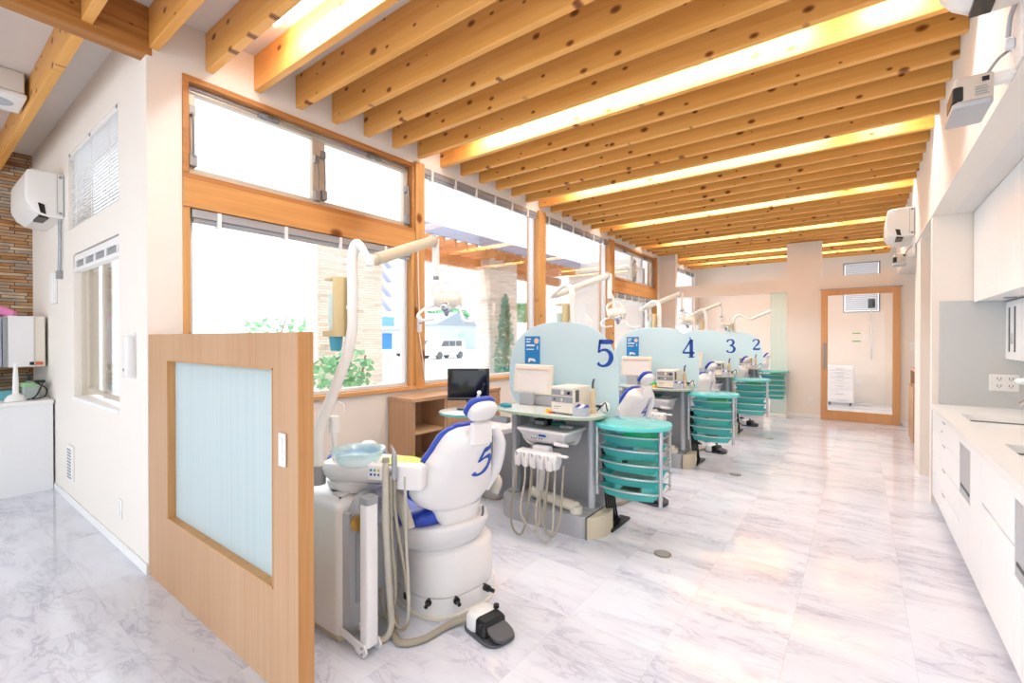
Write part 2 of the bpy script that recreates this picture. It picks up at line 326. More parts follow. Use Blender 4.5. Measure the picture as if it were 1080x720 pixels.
class MB:
    def __init__(s): s.v = []; s.f = []; s.m = []; s.T = None; s.mi = 0
    def add(s, V, F):
        b = len(s.v)
        for p in V:
            p = Vector(p); s.v.append(tuple(s.T @ p) if s.T else tuple(p))
        for f in F: s.f.append([i+b for i in f]); s.m.append(s.mi)
        return s
    def box(s, x0, y0, z0, x1, y1, z1):
        x0, x1 = sorted((x0, x1)); y0, y1 = sorted((y0, y1)); z0, z1 = sorted((z0, z1))
        return s.add([(x0, y0, z0), (x1, y0, z0), (x1, y1, z0), (x0, y1, z0), (x0, y0, z1), (x1, y0, z1), (x1, y1, z1), (x0, y1, z1)],
                     [(3, 2, 1, 0), (4, 5, 6, 7), (0, 1, 5, 4), (1, 2, 6, 5), (2, 3, 7, 6), (3, 0, 4, 7)])
    def loft(s, rings, cap=True, closed=True):
        n = len(rings[0]); V = [p for r in rings for p in r]; F = []
        for i in range(len(rings)-1):
            for j in range(n if closed else n-1):
                k = (j+1) % n; F.append((i*n+j, i*n+k, (i+1)*n+k, (i+1)*n+j))
        if cap:
            F.append(tuple(range(n-1, -1, -1))); F.append(tuple((len(rings)-1)*n+i for i in range(n)))
        return s.add(V, F)
    def prism(s, pts, z0, z1, rt=0, rb=0, n=4):
        rings = []
        if rb:
            for k in range(n): a = PI/2*k/n; rings.append([(x, y, z0+rb*(1-math.sin(a))) for x, y in inset(pts, rb*(1-math.cos(a)))][:] ) if False else rings.append([(x, y, z0+rb*(1-math.cos(a))) for x, y in inset(pts, rb*(1-math.sin(a)))])
        rings.append([(x, y, z0+rb) for x, y in pts])
        rings.append([(x, y, z1-rt) for x, y in pts])
        if rt:
            for k in range(1, n+1):
                a = PI/2*k/n; rings.append([(x, y, z1-rt*(1-math.sin(a))) for x, y in inset(pts, rt*(1-math.cos(a)))])
        return s.loft(rings)
    def cyl(s, a, b, r, r2=None, n=16):
        a, b = Vector(a), Vector(b); r2 = r if r2 is None else r2
        d = (b-a).normalized(); u = d.orthogonal().normalized(); w = d.cross(u)
        mk = lambda c, q: [tuple(c+(u*math.cos(2*PI*k/n)+w*math.sin(2*PI*k/n))*q) for k in range(n)]
        return s.loft([mk(a, r), mk(b, r2)])
    def tube(s, P, r, n=8, sm=6, flat=None):
        P = catmull(P, sm) if sm else [Vector(p) for p in P]
        m = len(P); rr = r if isinstance(r, (list, tuple)) else None
        d = (P[1]-P[0]).normalized(); u = d.orthogonal().normalized(); rings = []
        for i, p in enumerate(P):
            t = (P[min(i+1, m-1)]-P[max(i-1, 0)])
            if t.length > 1e-9: t.normalize()
            else: t = d
            u = (u-t*u.dot(t))
            u = u.normalized() if u.length > 1e-6 else t.orthogonal().normalized()
            w = t.cross(u)
            if rr:
                f = i/(m-1)*(len(rr)-1); k = min(int(f), len(rr)-2); q = rr[k]+(rr[k+1]-rr[k])*(f-k)
            else: q = r
            rings.append([tuple(p+(u*math.cos(2*PI*k/n)+w*math.sin(2*PI*k/n))*q) for k in range(n)])
        return s.loft(rings)
    def lathe(s, prof, c, n=28, cap=True):
        rings = [[(c[0]+r*math.cos(2*PI*k/n), c[1]+r*math.sin(2*PI*k/n), c[2]+z) for k in range(n)] for r, z in prof]
        return s.loft(rings, cap)
    def sell(s, c, a, b, cc, e=.8, nu=20, nv=12, T=None):
        """super-ellipsoid"""
        f = lambda x, p: math.copysign(abs(x)**p, x)
        T = T or Matrix.Identity(3); rings = []
        for i in range(nv+1):
            ph = -PI/2+PI*i/nv; ph = max(-PI/2+.02, min(PI/2-.02, ph)); ring = []
            for j in range(nu):
                th = 2*PI*j/nu
                p = Vector((a*f(math.cos(ph), e)*f(math.cos(th), e), b*f(math.cos(ph), e)*f(math.sin(th), e), cc*f(math.sin(ph), e)))
                ring.append(tuple(Vector(c)+T @ p))
            rings.append(ring)
        return s.loft(rings)
    def build(s, name, mats, parent=None, bevel=0, smooth=35, seg=2):
        o0 = Vector((0, 0, 0))
        p = parent
        while p is not None: o0 = o0+p.location; p = p.parent
        me = bpy.data.meshes.new(name)
        me.from_pydata([tuple(Vector(v)-o0) for v in s.v], [], s.f)
        if not isinstance(mats, (list, tuple)): mats = [mats]
        for mt in mats: me.materials.append(mt)
        if len(mats) > 1: me.polygons.foreach_set('material_index', s.m)
        bm = bmesh.new(); bm.from_mesh(me); bmesh.ops.recalc_face_normals(bm, faces=bm.faces); bm.to_mesh(me); bm.free()
        if smooth:
            me.shade_smooth(); me.set_sharp_from_angle(angle=R(smooth))
        me.update()
        ob = bpy.data.objects.new(name, me); C.objects.link(ob)
        if parent: ob.parent = parent
        if bevel:
            b = ob.modifiers.new('b', 'BEVEL'); b.width = bevel; b.segments = seg; b.limit_method = 'ANGLE'; b.angle_limit = R(50)
        return ob

def tag(o, label=None, cat=None, group=None, kind=None):
    if label: o['label'] = label
    if cat: o['category'] = cat
    if group: o['group'] = group
    if kind: o['kind'] = kind
    return o
def thing(name, label, cat, loc, group=None, kind=None):
    o = bpy.data.objects.new(name, None); C.objects.link(o); o.location = loc; o.empty_display_size = .05
    return tag(o, label, cat, group, kind)
def struct(o, label=None, cat=None, group=None): return tag(o, label, cat, group, 'structure')
def single(mb, name, mats, label, cat, loc=None, group=None, kind=None, **kw):
    """a thing that is one mesh: its origin at loc"""
    if loc is not None:
        L = Vector(loc); mb.v = [tuple(Vector(v)-L) for v in mb.v]
    o = mb.build(name, mats, None, **kw)
    if loc is not None: o.location = loc
    return tag(o, label, cat, group, kind)
def children(o): return [c for c in C.objects if c.parent == o]
def dup(root, off, label=None, skip=()):
    r = root.copy(); C.objects.link(r); r.location = Vector(root.location)+Vector(off)
    if label: r['label'] = label
    def rec(a, b):
        for ch in children(a):
            if ch.name.split('.')[0] in skip: continue
            c = ch.copy(); C.objects.link(c); c.parent = b; rec(ch, c)
    rec(root, r)
    return r
def holes(mb, plane, c0, c1, u0, u1, z0, z1, H):
    """wall slab with rectangular holes; plane 'x' = slab between x c0..c1 running along y, 'y' likewise"""
    us = sorted({u0, u1, *[min(max(q, u0), u1) for h in H for q in h[:2]]}); zs = sorted({z0, z1, *[min(max(q, z0), z1) for h in H for q in h[2:]]})
    for i in range(len(us)-1):
        run = None
        for j in range(len(zs)-1):
            uc, zc = (us[i]+us[i+1])/2, (zs[j]+zs[j+1])/2
            solid = not any(h[0] < uc < h[1] and h[2] < zc < h[3] for h in H)
            if solid:
                if run is None: run = zs[j]
            if (not solid or j == len(zs)-2) and run is not None:
                top = zs[j+1] if solid else zs[j]
                if plane == 'x': mb.box(c0, us[i], run, c1, us[i+1], top)
                else: mb.box(us[i], c0, run, us[i+1], c1, top)
                run = None
    return mb

# digits drawn as brush strokes: list of (points, widths) in a unit-high box
GLY = {
 '5': [([(.12, .93), (.62, .93), (.66, .97)], [.14, .14, .05]), ([(.15, .98), (.12, .75), (.09, .52)], [.07, .07, .06]),
       ([(.09, .53), (.25, .62), (.45, .61), (.60, .47), (.62, .30), (.52, .12), (.34, .03), (.16, .04), (.05, .13)], [.04, .06, .09, .14, .16, .13, .07, .06, .11])],
 '4': [([(.50, 0.0), (.50, 1.0)], [.16, .16]), ([(.50, 1.0), (.25, .62), (.02, .28)], [.10, .06, .05]), ([(.0, .26), (.68, .26)], [.08, .08]), ([(.34, .015), (.66, .015)], [.03, .03])],
 '3': [([(.06, .80), (.14, .93), (.30, .97), (.46, .93), (.53, .78), (.46, .62), (.26, .53)], [.11, .08, .06, .10, .15, .11, .04]),
       ([(.26, .53), (.48, .48), (.60, .30), (.52, .11), (.33, .03), (.15, .05), (.05, .17)], [.04, .10, .16, .13, .06, .07, .12])],
 '2': [([(.06, .76), (.12, .91), (.30, .97), (.50, .91), (.56, .74), (.46, .53), (.26, .32), (.07, .07)], [.11, .08, .06, .11, .15, .12, .08, .06]),
       ([(.04, .07), (.35, .07), (.60, .08), (.63, .22)], [.13, .14, .13, .03])],
 '1': [([(.35, 0), (.35, .98)], [.15, .15]), ([(.35, .96), (.15, .80)], [.07, .04]), ([(.15, .02), (.55, .02)], [.04, .04])],
}
def glyph(mb, ch, fn, sk=0.):
    """fn(u, v, lift) -> point on the surface"""
    for P, W in GLY[ch]:
        pts = [Vector((p[0], p[1], 0)) for p in P]; Q = catmull(pts, 6) if len(pts) > 2 else [pts[0]+(pts[1]-pts[0])*t/6 for t in range(7)]
        m = len(Q); Ls = []
        for i, p in enumerate(Q):
            t = Q[min(i+1, m-1)]-Q[max(i-1, 0)]; nn = Vector((-t.y, t.x)).normalized()
            f = i/(m-1)*(len(W)-1); k = min(int(f), len(W)-2); w = (W[k]+(W[k+1]-W[k])*(f-k))*1.12+.015
            a = (p.x+nn.x*w/2, p.y+nn.y*w/2); b = (p.x-nn.x*w/2, p.y-nn.y*w/2)
            q = [(a[0]+sk*a[1], a[1]), (b[0]+sk*b[1], b[1])]
            Ls.append([fn(*q[0], .0005), fn(*q[1], .0005), fn(*q[1], .003), fn(*q[0], .003)])
        mb.loft(Ls)

# ================================================================== ROOM SHELL
WX = -3.37          # inner face of the window wall
HC = 3.36           # ceiling
YB = 9.72           # back wall
XR = .485           # upper right wall

struct(MB().box(-7.3, -3.5, -.1, WX-.16, 1.06, 0).box(WX-.16, -3.5, -.1, 1.35, 13, 0).build('floor', MARB, smooth=0), 'glossy white marble tile floor with soft grey veins', 'floor')
struct(MB().box(-7.3, -3.5, HC, WX-.16, 1.06, HC+.15).box(WX-.16, -3.5, HC, 1.35, 13, HC+.15).build('ceiling', CEIL, smooth=0), 'white ceiling above the wooden beams', 'ceiling')

# window wall
WH = [(1.08, 2.955, .92, 3.05), (3.06, 5.05, .92, 3.05), (5.21, 7.2, .92, 3.05), (7.38, 9.42, .92, 3.05), (9.95, 12.3, .95, 3.05)]
w = MB(); holes(w, 'x', WX-.16, WX, .9, 13, 0, HC, WH)
struct(w.build('wall_left', WHITE, smooth=0), 'cream wall holding the tall row of windows', 'wall')
# end wall beside the windows (faces the camera)
w = MB(); holes(w, 'y', .9, 1.06, -7.2, WX-.16, 0, HC, [(-5.41, -3.94, 2.32, 2.97), (-5.24, -3.94, .92, 2.10)])
struct(w.build('wall_front', WHITE, smooth=0), 'cream wall with two small windows beyond the wooden partition', 'wall')
struct(MB().box(-7.3, -3.5, 0, -7.12, 1.06, HC).build('wall_stone', STONEB, smooth=0), 'brown stacked-stone clad wall at the far end', 'wall')
# back wall
w = MB(); holes(w, 'y', YB, YB+.14, WX, 1.35, 0, HC, [(-3.05, -1.055, -1, 2.24), (-3.05, -1.055, 2.475, 4), (-1.055, -.525, 3.115, 4), (-.525, 1.4, 2.475, 4), (-.53, .53, -1, 2.24)])
struct(w.build('wall_back', WHITE, smooth=0), 'pale back wall with a glazed door and high openings', 'wall')
w = MB(); holes(w, 'y', 12.6, 12.75, WX, 1.35, 0, HC, [(-.29, .36, 1.97, 3.06)])
struct(w.build('wall_far', WHITE, smooth=0), 'far wall of the room beyond the glazed door', 'wall')
# right side: hanging wall, alcove, piers
struct(MB().box(XR, -2, 2.43, .62, YB, HC).build('wall_right', WHITE, smooth=0), 'upper right wall above the kitchen alcove', 'wall')
struct(MB().box(.62, -2, 2.43, 1.3, YB, 2.5).build('soffit', CEIL, smooth=0), 'white underside over the kitchen alcove', 'ceiling')
struct(MB().box(1.16, -2, 0, 1.3, 13, HC).build('wall_alcove', WHITE, smooth=0), 'back wall of the kitchen alcove', 'wall')
struct(MB().box(.493, 5.27, 0, 1.16, 5.37, 2.43).build('wall_divider', WHITE, smooth=0), 'thin white end wall of the kitchen alcove', 'wall')
struct(MB().box(.50, 6.3, 0, 1.16, 6.85, 2.43).build('wall_pier', WHITE, smooth=0), 'white pier between the two recesses on the right', 'wall')
struct(MB().box(.54, 5.26, .85, 1.15, 5.268, 1.71).build('trim_1', SPLASH, smooth=0), 'glossy grey splash panel above the counter end', 'panel')
# baseboards
struct(MB().box(-6.0, .888, 0, WX-.002, .899, .06).build('baseboard_front', PLAIN, bevel=.003), 'white baseboard under the small windows', 'baseboard')
struct(MB().box(WX+.001, 1.0, 0, WX+.013, YB, .06).build('baseboard_left', PLAIN, bevel=.003), 'white baseboard under the tall windows', 'baseboard')
struct(MB().box(.535, YB-.012, 0, 1.15, YB-.001, .06).box(-1.05, YB-.012, 0, -.535, YB-.001, .06).build('baseboard_back', PLAIN, bevel=.003), 'white baseboard along the back wall', 'baseboard')

# beams: one timber each, running across the room
ORD = ['first', 'second', 'third', 'fourth', 'fifth', 'sixth', 'seventh', 'eighth', 'ninth', 'tenth', 'eleventh', 'twelfth', 'thirteenth', 'fourteenth', 'fifteenth', 'sixteenth', 'seventeenth', 'eighteenth', 'nineteenth', 'twentieth']
def ordw(k):
    if k < 20: return ORD[k]
    t = ['twenty', 'thirty', 'forty'][(k+1)//10-2]; u = (k+1) % 10
    return (t+'-'+ORD[u-1]) if u else t.replace('y', 'ieth')
bm_ = MB().box(WX, 0, 3.12, XR, .048, HC); bmesh_beam = None
LIT = (1, 7, 13, 19, 25, 31, 34)
for k in range(-4, 37):
    y = 1.21+.2975*k
    m = MB()
    x0 = WX+.0 if k >= -1 else WX
    m.box(x0, 0, 3.12, XR, .048, HC)
    o = m.build('ceiling_beam', BEAM, smooth=0, bevel=.003, seg=1); o.location = (0, y, 0)
    j = k+4
    if k >= 0:
        lab = ('spruce ceiling beam, %s from the corner pillar, %s' % (ordw(k), 'lit by a tube lamp' if k in LIT else 'spanning window wall to right wall'))
    else:
        lab = 'knotty spruce ceiling beam meeting the girder, %s before the corner pillar' % ordw(-k-1)
    struct(o, lab, 'beam', 'ceiling beams of the treatment room')
struct(MB().box(-3.478, -3, 3.075, WX+.002, .93, HC).build('ceiling_girder', GIRD, bevel=.006), 'deep reddish cedar girder ending at the corner pillar', 'beam')
for i, y in enumerate((.615, .16, -.3)):
    o = MB().box(-7.12, 0, 3.12, -3.478, .05, HC).build('ceiling_beam', BEAM, smooth=0, bevel=.003); o.location = (0, y, 0)
    struct(o, 'wooden ceiling beam left of the girder, %s from the cream wall' % ORD[i], 'beam', 'ceiling beams of the left room')

# lamps between the beams
def tube_lamp(x0, x1, y, lab):
    t = thing('tube_lamp', lab, 'lamp', ((x0+x1)/2, y, HC), 'linear tube lamps between the beams')
    MB().box(x0, y-.03, HC-.03, x1, y+.03, HC).build('lamp_base', PLAIN, t, bevel=.004)
    MB().cyl((x0+.02, y, HC-.05), (x1-.02, y, HC-.05), .02, n=12).build('light_tube', TUBE, t)
    l = bpy.data.lights.new('tube_light', 'AREA'); l.shape = 'RECTANGLE'; l.size = x1-x0-.05; l.size_y = .05; l.energy = 4.6*(x1-x0); l.color = (.94, .97, 1)
    lo = bpy.data.objects.new('tube_light', l); C.objects.link(lo); lo.parent = t; lo.location = (0, 0, -.085)
for i, k in enumerate(LIT):
    y = 1.21+.2975*k-.115
    tube_lamp(-2.86, -.2, y, 'long tube lamp beside the %s ceiling beam from the corner pillar' % ordw(k))
    tube_lamp(-.02, .3, y, 'short tube lamp near the right wall, beside the %s ceiling beam from the corner pillar' % ordw(k))

# ---------------------------------------------------------------- windows
def frame_rect(mb, x0, x1, y0, y1, z0, z1, t):
    mb.box(x0, y0, z0, x1, y1, z0+t).box(x0, y0, z1-t, x1, y1, z1).box(x0, y0, z0+t, x1, y0+t, z1-t).box(x0, y1-t, z0+t, x1, y1, z1-t)
    return mb
GX = WX-.085
def stay(p, y, z0, z1):
    m = MB().tube([(WX-.03, y, z1), (WX-.012, y+.006, z1-.06), (WX-.012, y+.01, z0+.06), (WX-.03, y+.01, z0)], .008, n=6, sm=4)
    m.box(WX-.045, y-.014, z0-.03, WX-.012, y+.03, z0+.045); m.box(WX-.045, y-.015, z1-.03, WX-.015, y+.022, z1+.03)
    m.build('stay_arm', mat('stay_grey', '#8f9194', .45, metal=.3), p, bevel=.003)
def awning_pair(wname, y0, y1, z0, z1, lab, glazed=True):
    t = struct(thing(wname, lab, 'window', (WX, (y0+y1)/2, z0)))
    frame_rect(MB(), WX-.14, WX+.012, y0, y1, z0, z1, .035).build('frame', FRAMEY, t, bevel=.004)
    ym = (y0+y1)/2
    for a, b in ((y0+.035, ym), (ym, y1-.035)):
        s = frame_rect(MB(), WX-.10, WX-.045, a, b, z0+.035, z1-.035, .052).build('sash', ALU, t, bevel=.006)
        MB().box(GX-.003, a+.05, z0+.085, GX+.003, b-.05, z1-.085).build('pane', GLASS, s, smooth=0)
        stay(t, a+.022, z0+.12, z1-.2); stay(t, b-.034, z0+.1, z1-.25)
        m = MB()
        yc = a+(b-a)*.56
        m.cyl((WX-.03, yc-.05, z1-.07), (WX-.03, yc-.015, z1-.07), .024, n=12); m.cyl((WX-.03, yc+.03, z1-.07), (WX-.03, yc+.065, z1-.07), .02, n=12); m.box(WX-.05, yc-.07, z1-.08, WX-.02, yc+.08, z1-.06)
        m.build('latch', MATS['stay_grey'], t, bevel=.003)
    m = MB(); m.cyl((WX-.028, y0+.03, z1-.055), (WX-.028, y1-.05, z1-.058), .004, n=6); m.cyl((WX-.024, y0+.03, z1-.075), (WX-.024, y1-.05, z1-.077), .003, n=6)
    m.build('cable_rod', CHROME, t)
    return t
def fixed_light(wname, y0, y1, z0, z1, lab, fr=True):
    t = struct(thing(wname, lab, 'window', (WX, (y0+y1)/2, z0)))
    frame_rect(MB(), WX-.12, WX-.05, y0, y1, z0, z1, .032).build('frame', ALUL, t, bevel=.004)
    MB().box(GX-.004, y0+.03, z0+.03, GX+.004, y1-.03, z1-.03).build('pane', GLASS, t, smooth=0)
    return t
awning_pair('window_1', 1.08, 2.955, 2.405, 3.05, 'pair of high awning sashes in a wooden frame above the wooden partition')
fixed_light('window_2', 1.12, 2.915, .955, 2.225, 'large fixed window beneath the first awning sashes')
fixed_light('window_3', 3.06, 5.05, .955, 3.05, 'tall fixed window behind the black monitor')
fixed_light('window_4', 5.21, 7.2, .955, 3.05, 'tall fixed window behind the screen numbered 5')
awning_pair('window_5', 7.38, 9.42, 2.405, 3.05, 'smaller-looking pair of awning sashes nearest the back wall')
fixed_light('window_6', 7.42, 9.38, .955, 2.2, 'fixed window behind the screen numbered 4')
t6 = fixed_light('window_7', 9.95, 12.3, .955, 3.05, 'window seen through the opening in the back wall')
# timber posts, transoms, jamb liners and sills
def post(y0, y1, lab, nm):
    struct(MB().box(WX-.165, y0-.004, .92, WX+.03, y1+.004, 3.07).build(nm, FRAMEZ, bevel=.005), lab, 'post')
post(2.955, 3.06, 'knotty wooden window post beside the front lamp arm', 'trim_2')
post(5.05, 5.21, 'wooden window post behind the screen numbered 5', 'trim_3')
post(7.2, 7.38, 'wooden window post left of the screen numbered 4', 'trim_4')
post(9.42, 9.47, 'wooden window jamb at the back corner', 'trim_5')
struct(MB().box(WX-.14, 1.08, 2.225, WX+.02, 2.955, 2.405).build('trim_6', TRANS, bevel=.004), 'knotty wooden transom beam between upper and lower front windows', 'beam')
struct(MB().box(WX-.14, 7.38, 2.2, WX+.02, 9.42, 2.405).build('trim_7', TRANS, bevel=.004), 'reddish wooden transom beam near the back corner', 'beam')
struct(MB().box(WX-.14, 1.08, .92, WX+.01, 1.12, 2.225).box(WX-.14, 2.915, .92, WX+.01, 2.955, 2.225).build('trim_8', FRAMEZ, bevel=.003), 'wooden jamb liner of the large front window', 'trim')
for i, (a, b, s) in enumerate(((1.08, 2.955, 'front window'), (3.06, 5.05, 'window behind the monitor'), (5.21, 7.2, 'window behind the screen numbered 5'), (7.38, 9.42, 'window behind the screen numbered 4'))):
    struct(MB().box(WX-.15, a, .92, WX+.025, b, .955).build('trim_%d' % (9+i), SILLM, bevel=.004), 'wooden sill of the large '+s, 'sill')

# blind head rails
def headrail(y0, y1, z, lab, n):
    t = thing('roller_blind', lab, 'blind', (WX, (y0+y1)/2, z), 'raised blinds at the window tops')
    MB().box(WX-.045, y0, z-.055, WX+.005, y1, z).build('head_rail', ALUG, t, bevel=.004)
    MB().box(WX-.03, y0+.01, z-.085, WX-.004, y1-.01, z-.056).build('slat_bundle', GREYP, t, bevel=.003)
    for i in range(n):
        y = y0+(y1-y0)*(i+.35)/n
        MB().box(WX-.04, y-.012, z-.10, WX+.012, y+.012, z+.0).build('clip', PLAIN, t, bevel=.003)
    return t
headrail(1.13, 2.91, 2.222, 'grey raised blind under the knotty transom of the front window', 4)
headrail(3.07, 5.04, 3.045, 'grey raised blind at the top of the window behind the black monitor', 6)
headrail(5.22, 7.19, 3.045, 'grey raised blind at the top of the window behind the screen numbered 5', 6)
headrail(7.43, 9.37, 2.195, 'grey raised blind under the transom nearest the back corner', 6)
t = headrail(9.97, 12.2, 3.045, 'grey raised blind seen through the opening in the back wall', 5)
# blind cord on the post
t = thing('blind_cord', 'white pull cord with a small label box hanging on the first window post', 'cord', (WX+.04, 2.985, 2.1))
MB().tube([(WX+.04, 2.965, 2.24), (WX+.042, 2.97, 1.9), (WX+.042, 2.985, 1.55), (WX+.042, 2.98, 1.45), (WX+.045, 3.02, 1.2), (WX+.04, 3.05, 1.0)], .005, n=6).build('cord', PLAIN, t)
MB().box(WX+.032, 2.955, 1.46, WX+.06, 3.0, 1.62).build('tag_box', SHELL, t, bevel=.006)
MB().box(WX+.0605, 2.962, 1.575, WX+.061, 2.993, 1.59).box(WX+.0605, 2.962, 1.54, WX+.061, 2.993, 1.55).build('print', NAVY, t, smooth=0)

# small windows in the wall beyond the partition
t = struct(thing('window_8', 'small sliding window beside the corner pillar', 'window', (-4.6, .95, .92)))
m = MB(); 
for a, b, y in ((-5.24, -4.55, .985), (-4.60, -3.94, .96)):
    s = MB().box(a, y-.01, .95, b, y+.01, .99).box(a, y-.01, 2.05, b, y+.01, 2.09).box(a, y-.01, .99, a+.035, y+.01, 2.05).box(b-.035, y-.01, .99, b, y+.01, 2.05).build('sash', ALU, t, bevel=.004)
    MB().box(a+.04, y-.003, .99, b-.04, y+.003, 2.05).build('pane', GLASS, s, smooth=0)
MB().box(-5.24, .885, .895, -3.94, 1.05, .925).build('sill', PLAIN, t, bevel=.004)
MB().box(-5.24, .95, .92, -5.21, 1.05, 2.10).box(-5.24, .95, 2.08, -3.94, 1.05, 2.10).build('frame', ALU, t)
t = thing('venetian_blind', 'grey blind raised to the top of the small sliding window', 'blind', (-4.6, .93, 2.09), 'raised blinds at the window tops')
MB().box(-5.22, .905, 2.04, -3.95, .95, 2.09).build('head_rail', PLAIN, t, bevel=.004)
MB().box(-5.21, .91, 1.985, -3.96, .945, 2.03).build('slat_bundle', GREYP, t, bevel=.003)
for i in range(5): MB().box(-5.2+i*.3, .9, 1.975, -5.17+i*.3, .952, 2.04).build('clip', PLAIN, t, bevel=.003)
MB().box(-5.23, .9, 1.955, -3.95, .952, 1.984).build('bottom_rail', PLAIN, t, bevel=.004)
t = struct(thing('window_9', 'high window covered by a lowered blind beside the corner pillar', 'window', (-4.6, .98, 2.32)))
MB().box(-5.41, 1.0, 2.32, -3.94, 1.05, 2.36).box(-5.41, 1.0, 2.93, -3.94, 1.05, 2.97).box(-5.41, 1.0, 2.36, -5.37, 1.05, 2.93).box(-3.98, 1.0, 2.36, -3.94, 1.05, 2.93).build('frame', ALU, t)
MB().box(-5.37, 1.02, 2.36, -3.98, 1.026, 2.93).build('pane', GLASS, t, smooth=0)
t = thing('venetian_blind', 'white slatted blind lowered over the high window near the wall air conditioner', 'blind', (-4.6, .92, 2.97))
BLIND = mat('blind_white', '#eceef2', .5, var=.01)
m = MB()
for i in range(23):
    z = 2.925-i*.026; m.add([(-5.40, .912, z-.012), (-3.95, .912, z-.012), (-3.95, .936, z), (-5.40, .936, z)], [(0, 1, 2, 3)])
m.build('slats', BLIND, t, smooth=0)
MB().box(-5.41, .905, 2.935, -3.945, .945, 2.97).build('head_rail', PLAIN, t, bevel=.003)
MB().box(-5.40, .91, 2.318, -3.95, .94, 2.335).build('bottom_rail', PLAIN, t, bevel=.003)
for x in (-5.2, -4.7, -4.2): MB().box(x-.004, .909, 2.33, x+.004, .913, 2.94).build('tape', PLAIN, t, smooth=0)
for x in (-5.38, -4.7, -3.99): MB().cyl((x, .90, 2.955), (x, .915, 2.955), .014, n=10).build('bracket', GREYP, t)

# far-room window with blind
t = struct(thing('window_10', 'small high window in the far room behind the glazed door', 'window', (.03, 12.6, 1.97)))
MB().box(-.29, 12.6, 1.97, .36, 12.7, 2.0).box(-.29, 12.6, 3.03, .36, 12.7, 3.06).box(-.29, 12.6, 2.0, -.26, 12.7, 3.03).box(.33, 12.6, 2.0, .36, 12.7, 3.03).build('frame', ALUG, t)
MB().box(-.26, 12.65, 2.0, .33, 12.655, 3.03).build('pane', GLASS, t, smooth=0)
m = MB()
for i in range(26):
    z = 3.02-i*.039; m.add([(-.25, 12.60, z), (.32, 12.60, z), (.32, 12.62, z-.034), (-.25, 12.62, z-.034)], [(0, 1, 2, 3)])
BL2 = mat('blind_grey', '#c9ccd2', .6, var=.01)
single(m, 'venetian_blind', BL2, 'pale grey slatted blind over the small window of the far room', 'blind', (.03, 12.6, 3.03), smooth=0)

# glazed sliding door in the back wall
t = struct(thing('door_1', 'wooden framed sliding door with a large clear pane', 'door', (0, YB, 0)))
MB().box(-.53, YB-.05, 0, -.435, YB, 2.24).box(.435, YB-.05, 0, .53, YB, 2.24).box(-.435, YB-.05, 2.145, .435, YB, 2.24).box(-.435, YB-.05, 0, .435, YB, .17).build('door_frame', DOORW, t, bevel=.004)
MB().box(-.44, YB-.03, .165, .44, YB-.022, 2.15).build('pane', GLASS, t, smooth=0)
MB().box(-.50, YB-.062, .88, -.46, YB-.05, 1.32).build('handle', GREYP, t, bevel=.004)
MB().box(-.545, YB-.055, 2.24, .56, YB-.0, 2.255).build('door_track', ALUG, t)
MB().box(.535, YB-.05, 0, .56, YB-.02, .05).build('door_stop', STEEL, t, bevel=.003)
GRN = mat('green_tape', '#4fc23c', .5)
for z in (1.49, 1.355):
    single(MB().box(-.09, YB-.034, z-.008, .02, YB-.031, z+.008), 'door_marker', GRN, 'small green marker strip stuck on the door pane, %s of two' % ('upper' if z > 1.4 else 'lower'), 'sticker', (-.03, YB-.031, z), smooth=0)
# ribbed glass screen standing at the opening beside the pillar
single(MB().box(-1.32, YB+.03, .02, -1.06, YB+.045, 2.238), 'glass_screen', frosted('green_glass', '#e6f3ec', see=.62, transl=.5, streak=True), 'tall greenish ribbed glass screen beside the back pillar', 'screen', (-1.19, YB+.03, 0), smooth=0)
# drawer chest in the far room
t = thing('drawer_chest', 'white steel drawer chest on casters behind the glazed door', 'chest', (-.32, 12.0, 0))
MB().box(-.56, 11.85, .07, -.08, 12.3, .83).build('body', SHELL, t, bevel=.006)
zz = .80
for h in (.075, .075, .075, .11, .13, .22):
    d = MB().box(-.54, 11.838, zz-h+.008, -.10, 11.85, zz).build('drawer', SHELL, t, bevel=.004)
    MB().box(-.39, 11.826, zz-h*.45, -.25, 11.838, zz-h*.45+.014).build('handle', STEEL, d, bevel=.003); zz -= h
for x in (-.5, -.14):
    for y in (11.9, 12.24): MB().cyl((x-.015, y, .035), (x+.015, y, .035), .035, n=12).build('caster', DGREY, t)
# a chrome infusion rail hung behind the door glass
t = thing('hose_rail', 'slim chrome pole with a black bracket behind the door pane', 'rail', (.21, 12.3, 0))
MB().cyl((.21, 12.55, .95), (.21, 12.55, 2.1), .012, n=8).build('pole', CHROME, t)
MB().box(.15, 12.5, 2.05, .27, 12.6, 2.25).build('bracket', BLACK, t, bevel=.01)

# sockets, switches
def plate(name, lab, cat, c, axis, w, h, n=1, toggles=1):
    t = thing(name, lab, cat, c)
    x, y, z = c
    f = (lambda a, d0, d1, z0, a1, z1: MB().box(x+a, y-d1, z+z0, x+a1, y-d0, z+z1)) if axis == '-y' else (lambda a, d0, d1, z0, a1, z1: MB().box(x-d1, y+a, z+z0, x-d0, y+a1, z+z1))
    f(-w/2, 0, .008, -h/2, w/2, h/2).build('plate', PLAIN, t, bevel=.003)
    for i in range(toggles):
        zc = h*(.5-(i+.5)/toggles)*.8
        f(-w*.25, .008, .012, zc-h*.32/toggles, w*.25, zc+h*.32/toggles).build('rocker', SHELL, t, bevel=.002)
    return t
plate('light_switch', 'white switch plate on the back wall right of the glazed door', 'switch', (.72, YB, 1.27), '-y', .14, .13, toggles=2)
plate('wall_socket', 'white socket plate low on the pillar left of the glazed door', 'socket', (-.68, YB, .3), '-y', .075, .12, toggles=2)
plate('wall_socket', 'white socket low on the far wall behind the door pane', 'socket', (-.0, 12.6, .45), '-y', .08, .13, toggles=2)
